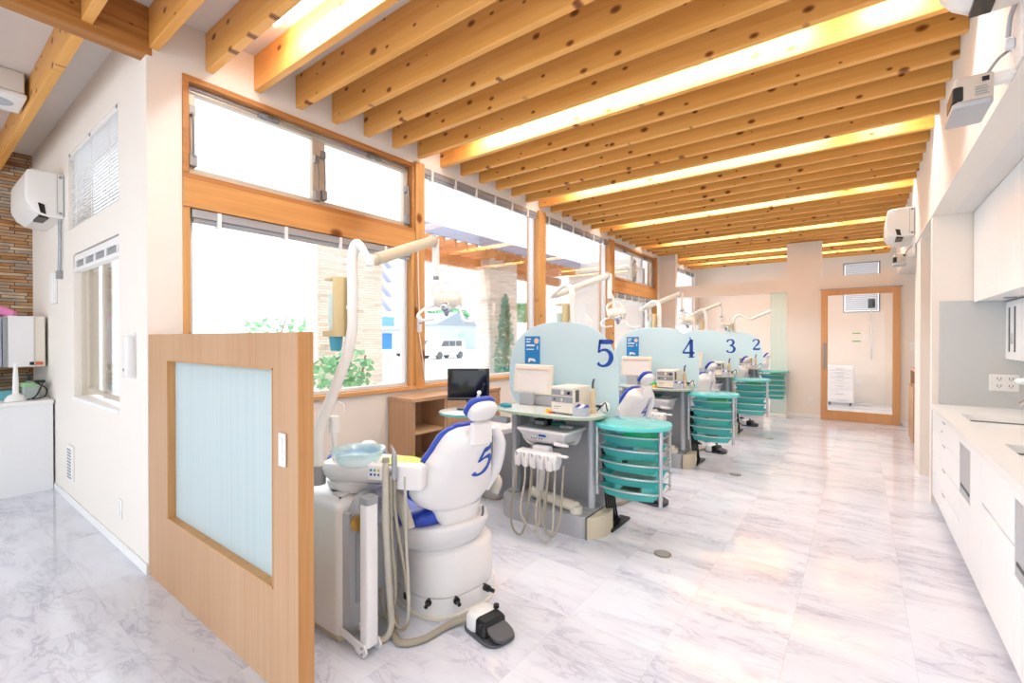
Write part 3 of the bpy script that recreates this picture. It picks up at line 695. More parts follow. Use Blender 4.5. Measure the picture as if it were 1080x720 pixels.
plate('light_switch', 'white thermostat plate on the far wall seen through the door pane', 'switch', (.12, 12.6, 1.42), '-y', .1, .14, toggles=1)
plate('light_switch', 'white three-rocker switch on the wooden partition', 'switch', (-1.784, .903, .97), '-y', .05, .13, toggles=3)
plate('wall_socket', 'white socket low on the cream wall beside the partition', 'socket', (-3.93, .9, .27), '-y', .08, .13, toggles=2)
t = thing('wall_handset', 'white intercom handset hung on the corner pillar', 'handset', (-3.62, .9, 1.3))
MB().prism(rrect(-3.62, .872, .075, .05, .02), 1.16, 1.42, .012, .012).build('body', SHELL, t)
MB().box(-3.65, .892, 1.15, -3.59, .9, 1.44).build('cradle', PLAIN, t, bevel=.003)
MB().box(-3.635, .844, 1.2, -3.615, .848, 1.215).build('button', GREYP, t)
t = thing('vent_grille', 'small white vent grille low on the cream wall', 'vent', (-5.33, .9, .35))
MB().box(-5.42, .882, .20, -5.24, .9, .50).build('frame', PLAIN, t, bevel=.004)
m = MB()
for i in range(10): m.box(-5.39, .878, .225+i*.026, -5.27, .884, .237+i*.026)
m.build('louvres', GREYP, t, smooth=0)
t = thing('pipe_cover', 'thin grey pipe with a small connector running down from the wall air conditioner', 'pipe', (-5.62, .9, 1.9))
MB().tube([(-5.63, .88, 2.44), (-5.63, .88, 2.2), (-5.66, .88, 2.02), (-5.66, .88, 1.97)], .012).build('pipe', ALUG, t)
MB().box(-5.69, .86, 1.93, -5.63, .9, 2.0).build('connector', GREYP, t, bevel=.004)
single(MB().box(-5.98, .86, 1.72, -5.86, .9, 2.0), 'door_chime', PLAIN, 'small white receiver box on the cream wall next to the stone cladding', 'box', (-5.92, .88, 1.7), bevel=.008)

# wooden partition with a frosted pane
t = thing('wooden_partition', 'oak veneer half-height partition with a frosted pane', 'partition', (-2.5, .94, 0), kind='thing')
px0, px1, gy0, gy1, gz0, gz1 = -3.395, -1.68, -3.062, -1.87, .40, 1.282
m = MB(); H = [(gy0, gy1, gz0, gz1)]
holes(m, 'y', .905, .965, px0, px1, 0, 1.425, H); m.build('panel', LAMIN, t, smooth=0)
MB().box(px1, .904, 0, px1+.004, .966, 1.426).build('edge_strip', LAMEDGE, t, smooth=0)
m = MB(); e = .006
m.box(gy0, .903, gz0, gy0+e, .967, gz1).box(gy1-e, .903, gz0, gy1, .967, gz1).box(gy0, .903, gz1-e, gy1, .967, gz1).box(gy0, .903, gz0, gy1, .967, gz0+e)
m.build('reveal_lining', LAMEDGE, t, smooth=0)
MB().box(gy0+e, .942, gz0+e, gy1-e, .950, gz1-e).build('frosted_pane', FROST, t, smooth=0)
for z in (.30, .62, .95, 1.3): MB().cyl((px0+.012, .903, z), (px0+.012, .906, z), .006, n=8).build('screw_cap', DOORW, t)

# floor drains / outlets
DR = mat('drain_cover', '#8f8a7d', .35, metal=.6, var=.05)
for (x, y), s in zip(((-1.017, 2.99), (-1.015, 5.195), (-1.005, 7.355), (-.985, 9.5)), ('in front of the cabinet with screen 5', 'beside the tray tower of screen 4', 'beside the tray tower of screen 3', 'by the back pillar')):
    t = thing('floor_drain', 'round metal floor cover '+s, 'floor cover', (x, y, 0), 'round floor covers')
    MB().lathe([(.055, 0), (.055, .003), (.048, .005)], (x, y, 0), 28).build('rim', DR, t)
    MB().lathe([(.042, .004), (.042, .0058)], (x, y, 0), 24).build('lid', GREYP, t)

# ================================================================== KITCHEN SIDE
# worktop with two cut-outs (one continuous slab)
t = thing('worktop', 'pale stone worktop with two sink cut-outs along the right alcove', 'worktop', (.8, 3.2, .81))
m = MB(); SK = [(.60, .98, 4.14, 4.69), (.61, .98, 2.5, 3.48)]
ys = [.9, 2.5, 3.48, 4.14, 4.69, 5.262]
for a, b in zip(ys[:-1], ys[1:]):
    h = [q for q in SK if abs(q[2]-a) < .01 and abs(q[3]-b) < .01]
    if h: m.box(.488, a, .81, h[0][0], b, .85).box(h[0][1], a, .81, 1.155, b, .85)
    else: m.box(.488, a, .81, 1.155, b, .85)
m.build('slab', COUNT, t, smooth=0)
for i, (x0, x1, a, b) in enumerate(SK):
    s = thing('sink', 'undermounted steel sink %s' % ('nearest the grey splash panel' if i == 0 else 'nearer the front of the worktop'), 'sink', ((x0+x1)/2, (a+b)/2, .65), 'steel sinks')
    m = MB(); w_ = .012
    m.box(x0-w_, a-w_, .65, x1+w_, b+w_, .662).box(x0-w_, a-w_, .662, x0, b+w_, .809).box(x1, a-w_, .662, x1+w_, b+w_, .809).box(x0, a-w_, .662, x1, a, .809).box(x0, b, .662, x1, b+w_, .809)
    m.build('basin', mat('sink_steel', '#7f837c', .4, metal=.35), s, smooth=0)
    MB().lathe([(.045, 0), (.045, .004), (.03, .002)], ((x0+x1)/2, (a+b)/2, .662), 20).build('drain', CHROME, s)
FX = .50
def base_unit(lab, y0, y1, kind):
    t = thing('base_cabinet', lab, 'cabinet', (.82, (y0+y1)/2, 0), 'white base cabinets')
    MB().box(.56, y0, 0, 1.15, y1, .09).build('plinth', GREYP, t)
    MB().box(FX+.02, y0+.001, .09, 1.15, y1-.001, .64 if kind in ('sink',) else .80).build('carcass', CABW, t)
    g = .003
    if kind == 'drawers':
        for z0, z1 in ((.09, .27), (.27, .45), (.45, .63), (.63, .80)):
            d = MB().box(FX, y0+g, z0+g, FX+.02, y1-g, z1-g).build('drawer', CABW, t, bevel=.002)
            MB().box(FX-.004, (y0+y1)/2-.06, z1-.022, FX, (y0+y1)/2+.06, z1-.014).build('pull', ALUG, d)
        MB().cyl((FX-.008, y0+(y1-y0)*.55, .71), (FX, y0+(y1-y0)*.55, .71), .009, n=12).build('lock', CHROME, t)
    elif kind == 'slot':
        MB().box(FX, y0+g, .09+g, FX+.02, y1-g, .455).build('door', CABW, t, bevel=.002)
        MB().box(FX, y0+g, .765, FX+.02, y1-g, .80-g).build('top_rail', CABW, t, bevel=.002)
        p = MB().box(FX+.002, y0+.01, .46, FX+.018, y1-.01, .76).build('towel_panel', GREYM, t, bevel=.003)
        MB().box(FX-.001, y0+.03, .505, FX+.004, y1-.04, .52).build('slot', BLACK, p)
    elif kind == 'door':
        MB().box(FX, y0+g, .09+g, FX+.02, y1-g, .80-g).build('door', CABW, t, bevel=.002)
    else:
        MB().box(FX, y0+g, .09+g, FX+.02, y1-g, .56).build('door', CABW, t, bevel=.002)
        MB().box(FX, y0+g, .575, FX+.02, y1-g, .80-g).build('drawer_front', CABW, t, bevel=.002)
        MB().box(FX+.012, y0+g, .558, FX+.02, y1-g, .577).build('finger_groove', ALUG, t)
base_unit('white base cabinet with four drawers at the alcove end wall', 3.95, 5.26, 'drawers')
base_unit('narrow white base cabinet with a grey slotted insert, beside the four-drawer unit', 3.61, 3.95, 'slot')
base_unit('plain white base cabinet door right of the narrow slotted unit', 3.30, 3.61, 'door')
base_unit('wide white base cabinet with a grooved drawer front under the sink', 2.69, 3.30, 'sink')
base_unit('narrow white base cabinet with a grey slotted insert, at the right picture edge', 2.36, 2.69, 'slot')
base_unit('white base cabinet closest to the viewer', .95, 2.36, 'sink')
for i, (a, b) in enumerate(((4.43, 5.26), (3.67, 4.43), (2.91, 3.67), (2.15, 2.91))):
    t = thing('wall_cabinet', 'white wall cabinet above the worktop, %s from the alcove end wall' % ORD[i], 'cabinet', (.95, (a+b)/2, 1.7), 'white wall cabinets')
    MB().box(.76, a+.001, 1.70, 1.155, b-.001, 2.425).build('carcass', CABW, t)
    for p, q in ((a, (a+b)/2), ((a+b)/2, b)):
        MB().box(.742, p+.003, 1.695, .76, q-.003, 2.425).build('door', CABW, t, bevel=.002)
    MB().box(.84, (a+b)/2-.05, 1.69, .90, (a+b)/2+.0, 1.70).build('push_switch', GREYP, t)
t = thing('wall_water_heater', 'white wall-hung box with two dark slots under the wall cabinets', 'heater', (1.04, 4.9, 1.24))
MB().box(.925, 4.62, 1.24, 1.155, 5.262, 1.69).build('body', CABW, t, bevel=.006)
for y in (5.14, 4.98): MB().box(.921, y-.014, 1.30, .926, y+.014, 1.64).build('slot', DGREY, t)
MB().box(.915, 5.035, 1.36, .926, 5.08, 1.44).build('lever', STEEL, t, bevel=.003)
t = thing('wall_socket', 'double power socket on the grey splash panel', 'socket', (.94, 5.26, 1.06))
MB().box(.835, 5.25, .985, 1.0, 5.262, 1.115).build('plate', PLAIN, t, bevel=.004)
for x in (.89, .955):
    for z in (1.025, 1.08):
        MB().box(x-.012, 5.247, z-.005, x-.008, 5.251, z+.012).box(x+.008, 5.247, z-.005, x+.012, 5.251, z+.012).box(x-.003, 5.247, z-.014, x+.003, 5.251, z-.008).build('outlet', DGREY, t)
t = thing('sink_faucet', 'chrome faucet with a white ball lever beside the far sink', 'faucet', (1.04, 4.4, .85))
MB().lathe([(.03, 0), (.03, .012), (.02, .02), (.018, .19), (.022, .2), (.022, .24), (.012, .25)], (1.04, 4.4, .85), 20).build('body', CHROME, t)
MB().tube([(1.04, 4.4, 1.0), (.98, 4.4, 1.03), (.9, 4.4, 1.02), (.84, 4.4, .97)], .012).build('spout', CHROME, t)
MB().tube([(1.02, 4.42, 1.09), (.96, 4.46, 1.11), (.9, 4.5, 1.115)], .006).build('lever', CHROME, t)
MB().sell((.875, 4.515, 1.115), .04, .022, .022, 1.0, T=Matrix.Rotation(R(-32), 3, 'Z')).build('knob', PLAIN, t)

# oak cabinet in the second recess
t = thing('oak_cabinet', 'narrow oak cabinet with an open niche in the right recess', 'cabinet', (.75, 8.15, 0))
MB().box(.575, 7.81, 0, .95, 8.5, .78).box(.575, 7.81, .97, .95, 8.5, 1.0).box(.575, 7.81, .78, .95, 7.85, .97).box(.575, 8.46, .78, .95, 8.5, .97).box(.93, 7.85, .78, .95, 8.46, .97).build('carcass', LAMIN, t, smooth=0)
d = MB().box(.555, 7.82, .06, .575, 8.49, .565).build('door', LAMIN, t, bevel=.003)
d = MB().box(.555, 7.82, .58, .575, 8.49, .77).build('drawer', LAMIN, t, bevel=.003)

# air conditioners
AC = mat('ac_white', '#efebe6', .4, var=.01)
def aircon(lab, T, L_):
    """profile in (depth d, height z); runs along u from 0 to L_; T(d,u,z) -> world"""
    t = thing('air_conditioner', lab, 'air conditioner', T(0, L_/2, 0))
    prof = [(0, .0), (0, .31), (.10, .314), (.20, .31), (.225, .30), (.236, .27), (.24, .115), (.232, .085), (.20, .04), (.15, .005), (.08, -.005)]
    m = MB(); m.loft([[tuple(T(d*(.93 if e else 1), u, (z-.15)*(.94 if e else 1)+.15)) for d, z in prof] for u, e in ((0, 1), (.012, 0), (L_-.012, 0), (L_, 1))]); m.build('body', AC, t, smooth=40)
    m = MB(); q = [T(.205, .05, .044), T(.14, .05, .006), T(.14, L_-.05, .006), T(.205, L_-.05, .044)]
    n = Vector(T(.01, 0, -.006))-Vector(T(0, 0, 0)); m.loft([[tuple(Vector(p)) for p in q], [tuple(Vector(p)+n) for p in q]]); m.build('louvre', PLAIN, t)
    m = MB(); q = [(.095, -.006), (.155, .006), (.155, -.012), (.095, -.014)]; m.loft([[tuple(T(d, u, z)) for d, z in q] for u in (.03, .30)]); m.build('air_outlet', BLACK, t)
    # end cap: seam and outlet slot visible from the side
    for nm, mt, quad in (('outlet', BLACK, [(.165, .085), (.125, .075), (.115, .008), (.15, .018)]), ('seam', GREYP, [(.045, .02), (.048, .02), (.048, .30), (.045, .30)])):
        m = MB(); m.loft([[tuple(T(d, -.004, z)) for d, z in quad], [tuple(T(d, .02, z)) for d, z in quad]]); m.build(nm, mt, t)
    for d, z in ((.025, .285), (.025, .03)):
        m = MB(); m.cyl(T(d, -.004, z), T(d, .02, z), .012, n=10); m.build('screw_cap', GREYP, t)
    m = MB(); m.loft([[tuple(T(d, u, z)) for d, z in ((.0, .005), (-.001, .3), (.008, .3), (.008, .005))] for u in (-.006, L_)]); m.build('wall_plate', GREYP, t)
    return t
aircon('white wall air conditioner high on the left by the stone wall', lambda d, u, z: (-5.56-u, .9-d, 2.45+z*1.22), .8)
aircon('white wall air conditioner at the top right corner', lambda d, u, z: (XR-d, 2.50-u, 2.635+z), .8)
aircon('white wall air conditioner over the door end of the right wall', lambda d, u, z: (XR-d*1.02, 6.67+u, 2.53+z), .8)

# wall projectors
PROJ = mat('projector_beige', '#cfc6b8', .5, var=.02); PSIL = mat('projector_silver', '#b9bcc0', .35, metal=.3)
def projector(lab, y, z, l=.22):
    x0, x1 = .305, .42
    t = thing('wall_projector', lab, 'projector', (.4, y, z))
    MB().prism(rrect((x0+x1)/2, y+l/2, x1-x0, l, .015), z+.02, z+.12, .010, .004).build('body', PROJ, t)
    MB().prism(rrect((x0+x1)/2-.003, y+l/2+.01, x1-x0+.004, l+.02, .015), z, z+.018, 0, .006).build('cover', PSIL, t)
    MB().box(x0-.006, y-.004, z+.022, x0+.028, y+l*.7, z+.085).build('lens_window', BLACK, t, bevel=.008)
    MB().box(XR-.014, y+.02, z+.10, XR, y+.14, z+.30).build('wall_bracket', PLAIN, t, bevel=.004)
    MB().box(.40, y+.05, z+.09, XR-.01, y+.09, z+.13).build('arm', PLAIN, t)
    MB().box(.385, y-.004, z+.085, .405, y, z+.103).build('socket_port', BLACK, t)
    MB().tube([(.40, y+.02, z+.115), (.43, y+.01, z+.16), (XR-.02, y+.05, z+.2)], .006, n=6).build('cable', GREYP, t)
    m = MB()
    for i in range(4): m.box(.365, y-.0045, z+.035+i*.010, .405-.006*(i % 2), y-.0025, z+.038+i*.010)
    m.build('rating_print', GREYP, t, smooth=0)
projector('beige and black projector on the upper right wall below the corner air conditioner', 2.58, 2.33)
projector('small projector on the right wall beneath the far air conditioner', 6.66, 2.22)
t = thing('wall_sensor', 'small grey connector on a white plate under the corner air conditioner', 'connector', (XR, 2.55, 2.45))
MB().box(XR-.012, 2.50, 2.44, XR, 2.60, 2.72).build('plate', PLAIN, t, bevel=.004)
MB().box(XR-.04, 2.56, 2.51, XR-.012, 2.59, 2.55).build('plug', ALUL, t, bevel=.008)
MB().tube([(XR-.03, 2.58, 2.56), (XR-.028, 2.56, 2.62), (XR-.02, 2.52, 2.66)], .008).build('cable', ALUG, t)
single(MB().box(.56, 7.4, 2.405, .66, 7.7, 2.43), 'soffit_lamp', DGREY, 'small dark strip lamp under the soffit near the back wall', 'lamp', (.6, 7.55, 2.43))
# ceiling unit on the left
t = thing('ceiling_unit', 'white ceiling unit with an oval lens beside the left beam', 'ceiling unit', (-5.12, .36, 3.18))
MB().box(-5.30, .12, 3.20, -4.94, .59, HC).build('body', AC, t, bevel=.01)
MB().box(-5.31, .11, 3.17, -4.93, .60, 3.20).build('panel', PLAIN, t, bevel=.006)
MB().prism(ell(-5.12, .36, .11, .19, 32), 3.165, 3.172).build('lens', mat('lens_blue_grey', '#c3cad0', .2), t)

# ================================================================== LEFT COUNTER
t = thing('utility_counter', 'white counter with a dark top below the stone wall', 'counter', (-6.5, .3, 0))
MB().box(-7.1, -1.2, 0, -6.0, .885, .80).build('body', CABW, t, smooth=0)
MB().box(-7.1, -1.2, .80, -5.98, .888, .835).build('top', PLAIN, t, bevel=.004)
MB().box(-7.05, -1.2, .836, -6.25, .55, .84).build('mat', DGREY, t)
t = thing('sterilizer_cabinet', 'cream wall-hung sterilizer box with a ribbed side beneath the stone wall', 'cabinet', (-6.65, .6, 1.13))
MB().box(-7.12, .63, 1.13, -6.3, .88, 1.615).build('body', CREAM, t, bevel=.01)
MB().box(-6.30, .632, 1.135, -6.285, .80, 1.61).build('front_panel', SHELL, t, bevel=.004)
MB().box(-6.31, .60, 1.14, -6.29, .628, 1.60).build('side_strip', GREYP, t)
MB().box(-7.12, .52, 1.135, -6.35, .60, 1.60).build('side_box', mat('lavender_grey', '#b9bdd0', .4), t, bevel=.006)
MB().box(-6.284, .77, 1.15, -6.282, .80, 1.18).build('button', BLACK, t)
MB().box(-6.284, .81, 1.15, -6.282, .86, 1.178).build('sticker', ORANGE, t)
single(MB().box(-7.12, .25, 1.13, -6.5, .50, 1.60).box(-7.12, .25, 1.02, -6.6, .5, 1.05), 'wall_shelf_box', SHELL, 'white open shelf unit left of the sterilizer box', 'shelf', (-6.8, .38, 1.02), bevel=.006)
single(MB().tube([(-6.55, .50, 1.60), (-6.55, .56, 1.645), (-6.55, .62, 1.66), (-6.5, .70, 1.63)], [.03, .045, .05, .03]), 'rubber_glove', PINK, 'pink rubber glove draped on top of the sterilizer box', 'glove', (-6.55, .6, 1.6))
t = thing('cone_bottle', 'white bottle with a tall pointed nozzle on the utility counter', 'bottle', (-6.12, .66, .836))
MB().lathe([(.075, 0), (.072, .02), (.05, .05), (.022, .065)], (-6.12, .66, .836)).build('base', PLAIN, t)
MB().lathe([(.022, 0), (.02, .12), (.012, .27), (.006, .28)], (-6.12, .66, .9)).build('nozzle', PLAIN, t)
t = thing('soap_pump', 'clear pump bottle with a black pump on the utility counter', 'bottle', (-6.4, .78, .836))
MB().lathe([(.05, 0), (.05, .13), (.02, .16)], (-6.4, .78, .836)).build('bottle', AQUA, t)
MB().lathe([(.015, 0), (.015, .05), (.03, .05), (.03, .065)], (-6.4, .78, .996)).build('pump', BLACK, t)
t = thing('plastic_tub', 'clear tub with a green lid on the utility counter', 'tub', (-6.28, .76, .836))
MB().prism(rrect(-6.28, .77, .14, .11, .02), .836, .95).build('tub', mat('clear_plastic', '#e3f2f0', .15, alpha=.6), t)
MB().prism(rrect(-6.28, .77, .15, .12, .02), .951, .985, .005).build('lid', mat('green_lid', '#a9d7a0', .4), t)
single(MB().prism(rrect(-6.35, .6, .2, .14, .02), .836, .92, .004), 'soaking_tray', mat('cyan_tray', '#7fcfdc', .2, alpha=.8), 'cyan soaking tray on the utility counter', 'tray', (-6.35, .6, .836))
single(MB().box(-6.5, .38, .841, -6.2, .5, 1.0), 'storage_basket', CREAM, 'cream storage basket at the left end of the utility counter', 'basket', (-6.35, .44, .841), bevel=.01)
t = thing('power_cord', 'black cables trailing on the utility counter', 'cable', (-6.15, .8, .836))
MB().tube([(-6.2, .85, 1.0), (-6.1, .82, .95), (-6.06, .78, .87), (-6.04, .72, .845)], .006, n=6).build('cord', BLACK, t)
MB().tube([(-6.2, .8, .99), (-6.14, .86, .93), (-6.08, .84, .86), (-6.1, .76, .843)], .006, n=6).build('cord', BLACK, t)
MB().box(-6.24, .79, .985, -6.16, .86, 1.01).build('plug', BLACK, t, bevel=.005)
single(MB().tube([(-6.7, .50, 1.12), (-6.6, .47, 1.0), (-6.5, .52, .87), (-6.42, .53, .86)], .012), 'hanging_hose', BLACK, 'black hose hanging below the shelf on the stone wall', 'hose', (-6.5, .5, .84))

# ================================================================== WINDOW-SIDE CABINET
t = thing('oak_shelf_cabinet', 'low oak cabinet with open shelves under the windows', 'cabinet', (-3.2, 3.2, 0))
cx0, cx1, cy0, cy1, ch = WX+.016, -3.035, 2.64, 3.84, .885
MB().box(cx0, cy0-.005, ch-.03, cx1+.01, cy1, ch).build('top', LAMIN, t, smooth=0)
MB().box(cx0, cy0, 0, cx1, cy0+.03, ch-.03).build('side_panel', LAMIN, t, smooth=0)
MB().box(cx0, cy1-.03, 0, cx1, cy1, ch-.03).build('side_panel', LAMIN, t, smooth=0)
MB().box(cx0, 3.02, .03, cx1, 3.05, ch-.03).build('divider', LAMIN, t, smooth=0)
MB().box(cx0, cy0+.03, .03, cx0+.015, cy1-.03, ch-.03).build('back_panel', LAMIN, t, smooth=0)
for z in (.03, .30, .57): MB().box(cx0+.015, cy0+.03, z, cx1-.01, 3.02, z+.022).build('shelf', LAMX, t, smooth=0)
for a, b in ((3.055, 3.43), (3.435, 3.81)): MB().box(cx1-.02, a, .035, cx1, b, ch-.035).build('door', LAMIN, t, bevel=.002)

# ================================================================== OUTSIDE
struct(MB().box(-60, -30, -.3, WX-.16, 60, -.12).build('ground', GROUND, smooth=0), 'pale sunlit concrete yard outside the windows', 'ground')
def pillar(y0, y1, lab):
    single(MB().box(-5.46, y0, -.12, -5.2, y1, 3.0), 'stone_pillar', STONEW, lab, 'pillar', (-5.33, (y0+y1)/2, -.12), 'stone clad pillars outside', smooth=0)
pillar(3.05, 3.99, 'pale stacked-stone pillar outside the large front window')
pillar(6.3, 7.1, 'pale stacked-stone pillar outside the window behind the monitor')
struct(MB().box(-5.52, 4.0, 2.62, -5.42, 6.32, 2.80).build('pergola_beam', PERG), 'pergola beam between the two stone pillars', 'beam')
struct(MB().box(-5.52, 7.05, 2.58, -5.42, 9.1, 2.76).build('pergola_beam', PERG), 'pergola beam right of the second stone pillar', 'beam')
for i in range(19):
    y = 4.45+i*.25
    struct(MB().box(-6.4, y, 2.80, -5.0, y+.05, 2.95).build('pergola_rafter', PERG), 'pergola rafter outside, %s in its row' % ordw(i), 'rafter', 'pergola rafters outside the windows')
struct(MB().box(-5.02, 4.4, 2.93, -4.96, 9.2, 3.08).box(-6.5, 4.4, 2.955, -6.4, 9.2, 3.06).build('roof_fascia', FASC), 'grey-blue fascia of the pergola roof outside', 'roof')
struct(MB().box(-5.3, 9.15, 2.86, WX-.2, 9.25, 3.06).box(-5.3, 9.25, -.12, WX-.2, 9.4, 2.86).build('wing_wall', PALEW), 'pale wing wall with a grey edge at the end of the yard', 'wall')
# garage building with a gable roof
t = thing('garage_building', 'pale gabled garage behind the parked vans', 'building', (-45, 45.2, -.12))
MB().box(-49, 41.5, -.12, -43, 49, 3.35).build('wall', mat('garage_wall', '#b4bfc6', .8), t, smooth=0)
MB().add([(-49.4, 41.1, 3.2), (-42.8, 41.1, 3.2), (-42.8, 49.4, 3.2), (-49.4, 49.4, 3.2), (-49.4, 45.2, 4.95), (-42.8, 45.2, 4.95)], [(0, 1, 5, 4), (2, 3, 4, 5), (1, 2, 5), (3, 0, 4), (0, 3, 2, 1)]).build('roof', SLATE, t, smooth=0)
MB().box(-43.0, 45.6, .7, -42.9, 47.0, 2.1).build('window', mat('window_pale_blue', '#a8d4e8', .2), t)
# white vans
def van(y, lab, vx=-25.5):
    t = thing('parked_van', lab, 'van', (vx, y, -.12))
    x0, x1 = vx-.8, vx+.8
    side = [(-1.7, .28), (-1.72, .7), (-1.62, .85), (-1.2, .92), (-.75, 1.42), (-.5, 1.52), (1.45, 1.52), (1.62, 1.4), (1.7, .8), (1.7, .28)]
    MB().loft([[(x, y+a, b-.12) for a, b in side] for x in (x0, x1)]).build('body', CARW, t, bevel=.05)
    for a, b in ((-.72, -.15), (-.08, .55), (.62, 1.25)):
        MB().loft([[(x, y+p, q-.12) for p, q in ((a-(.25 if a < -.5 else 0), .95), (b, .95), (b, 1.36), (a, 1.36))] for x in (x1-.01, x1+.012)]).build('side_window', DGREY, t)
    MB().box(x1, y-1.6, .50, x1+.02, y+1.6, .54).build('side_trim', ALUG, t)
    for a in (-1.1, 1.1):
        MB().cyl((x1-.2, y+a, .16), (x1+.02, y+a, .16), .28, n=20).build('wheel', DGREY, t)
        MB().cyl((x0-.02, y+a, .16), (x0+.2, y+a, .16), .28, n=20).build('wheel', DGREY, t)
van(27.2, 'small white van parked nearest the first window post', -31); van(25.2, 'white van parked in front of the gabled garage')
# neighbour with blue shutter and outside stair
t = thing('neighbour_building', 'white building with a blue shutter and an outside stair', 'building', (-42, 31.5, -.12))
MB().box(-45, 29.0, -.12, -40, 34, 11).build('wall', PALEW, t, smooth=0)
MB().box(-40, 29.0, 2.2, -38.9, 34, 2.45).build('canopy', FASC, t)
MB().box(-40.0, 30.0, .3, -39.9, 31.9, 1.95).build('shutter', SHUT, t)
MB().box(-40.0, 30.3, 2.75, -39.9, 32.2, 3.7).build('window', mat('window_blue', '#6fa9dc', .3), t)
for i in range(4):
    z = 4.3+i*1.5; MB().loft([[(x, 30.2, z+1.0), (x, 30.2, z+1.2), (x, 31.4, z+.1), (x, 31.4, z-.1)] for x in (-39.9, -39.2)]).build('stair_flight', FASC, t)
    MB().box(-39.9, 31.3, z-.12, -39.2, 32.4, z+.02).build('landing', PALEW, t)
# low kerb wall in the yard
struct(MB().box(-14.02, 5, -.12, -13.9, 17, .36).build('kerb', mat('kerb_grey', '#c7c9cc', .8)), 'low pale kerb wall in the yard', 'kerb')

def leafcloud(m, blobs, n, size, rnd, flat=False):
    for _ in range(n):
        c, r = rnd.choice(blobs)
        while True:
            p = Vector((rnd.uniform(-1, 1), rnd.uniform(-1, 1), rnd.uniform(-1, 1)))
            if .35 < p.length < 1: break
        p = Vector(c)+Vector((p.x*r[0], p.y*r[1], p.z*r[2]))
        d = Vector((rnd.uniform(-1, 1), rnd.uniform(-1, 1), rnd.uniform(-.6, 1))).normalized(); u = d.orthogonal().normalized(); s = size*rnd.uniform(.6, 1.3)
        a = p-u*s*.45; b = p+d*s; c_ = p+u*s*.45; e = p-d*s*.6
        m.add([a, b, c_, e], [(0, 1, 2, 3)])
rnd = random.Random(3)
def tree(nm, lab, cat, base, blobs, n, size, trunk, leafm):
    t = thing(nm, lab, cat, base)
    m = MB(); leafcloud(m, blobs, n, size, rnd); m.build('foliage', leafm, t, smooth=0)
    m = MB()
    for p in trunk: m.tube(p, [.05, .025, .01], n=6, sm=4)
    m.build('trunk', mat('bark', '#8d7a68', .9), t)
b = (-4.4, 7.15, -.12); b = (-4.75, 6.15, -.12)
tree('cypress_tree', 'slim blue-green cypress standing before the second stone pillar', 'tree', b, [((b[0], b[1], .5), (.24, .24, .6)), ((b[0], b[1], 1.1), (.2, .2, .5)), ((b[0], b[1], 1.55), (.12, .12, .4)), ((b[0], b[1], 1.85), (.06, .06, .3))], 1500, .05, [[b, (b[0], b[1], .8), (b[0], b[1], 1.8)]], CYP)
b = (-4.75, 3.15, -.12)
tree('garden_shrub', 'leafy green shrub outside the front window behind the wooden partition', 'shrub', b, [((b[0], b[1], .6), (.35, .5, .35)), ((b[0], b[1]+.05, 1.05), (.2, .28, .28)), ((b[0]+.05, b[1]-.25, 1.0), (.16, .3, .2))], 330, .065, [[b, (b[0], b[1], .5), (b[0]+.05, b[1]-.2, 1.1)], [b, (b[0], b[1]+.1, .5), (b[0], b[1]+.25, 1.2)]], LEAF)
b = (-9.5, 4.6, -.12)
tree('garden_tree', 'loose green tree behind the stone pillar at the front window', 'tree', b, [((b[0], b[1]+.5, 1.62), (.4, 1.2, .22)), ((b[0], b[1]+1.3, 1.72), (.3, .7, .16))], 260, .09, [[b, (b[0], b[1], .9), (b[0], b[1]+.3, 1.9)]], LEAF)
b = (-58, 56, -.12)
tree('backyard_tree', 'broad green tree behind the gabled garage', 'tree', b, [((b[0], b[1], 4.6), (2, 5, 1.6)), ((b[0], b[1]+4, 5.4), (2, 4, 1.5))], 1400, .5, [[b, (b[0], b[1], 2), (b[0], b[1]+1, 5)]], LEAF)
b = (-35, 49, -.12)
tree('backyard_tree', 'green tree beyond the yard right of the second stone pillar', 'tree', b, [((b[0], b[1], 4.7), (2, 1.8, 1.2))], 600, .5, [[b, (b[0], b[1], 2), (b[0], b[1]+1, 5)]], LEAF)
m = MB(); leafcloud(m, [((-3.95, 3.6+i*.5, .80), (.12, .3, .13)) for i in range(7)], 260, .05, rnd)
single(m, 'planter_foliage', LEAF, 'low planting growing along the outside of the window sill', 'plants', (-3.95, 5, .6), kind='stuff', smooth=0)
struct(MB().box(-4.15, 3.2, -.12, -3.75, 7.0, .62).build('planter_wall', PALEW), 'low planter wall outside the windows', 'planter')

# ================================================================== DENTAL STATIONS
PITCH = 2.19
NUM = '54321'
WHERE = ['closest to the viewer', 'second in the row', 'third in the row', 'fourth in the row', 'last in the row']

# ---- treatment chair --------------------------------------------------
CY = 1.70
def spine(s):
    """back shell centre line, s 0..1 from hip to shoulder: (x, z)"""
    return Vector((-1.665+.135*s+.03*s*s, 0, .545+.405*s))
SN = Vector((.93, 0, -.36)).normalized()      # outward (rear) normal of the shell
def halfw(s):
    K = [(0, .13), (.05, .165), (.14, .225), (.25, .25), (.38, .238), (.6, .195), (.78, .158), (.90, .135), (.96, .108), (1, .06)]
    for (a, wa), (b, wb) in zip(K[:-1], K[1:]):
        if s <= b: f = (s-a)/(b-a); f = f*f*(3-2*f)*.5+f*.5; return wa+(wb-wa)*f
    return K[-1][1]
PEX = .85
DB, OFF = .125, -.05
def backpt(s, y, lift=0, db=.125):
    w = halfw(s); c = min(1, (abs(y)/w))**(1/PEX); dep = db*max(0, 1-c*c)**.45
    ce = min(1, min(s, 1-s)/.12); dep *= (.35+.65*math.sqrt(ce*(2-ce)))
    p = spine(s)+SN*(dep+lift+OFF); return (p.x, CY+y, p.z)
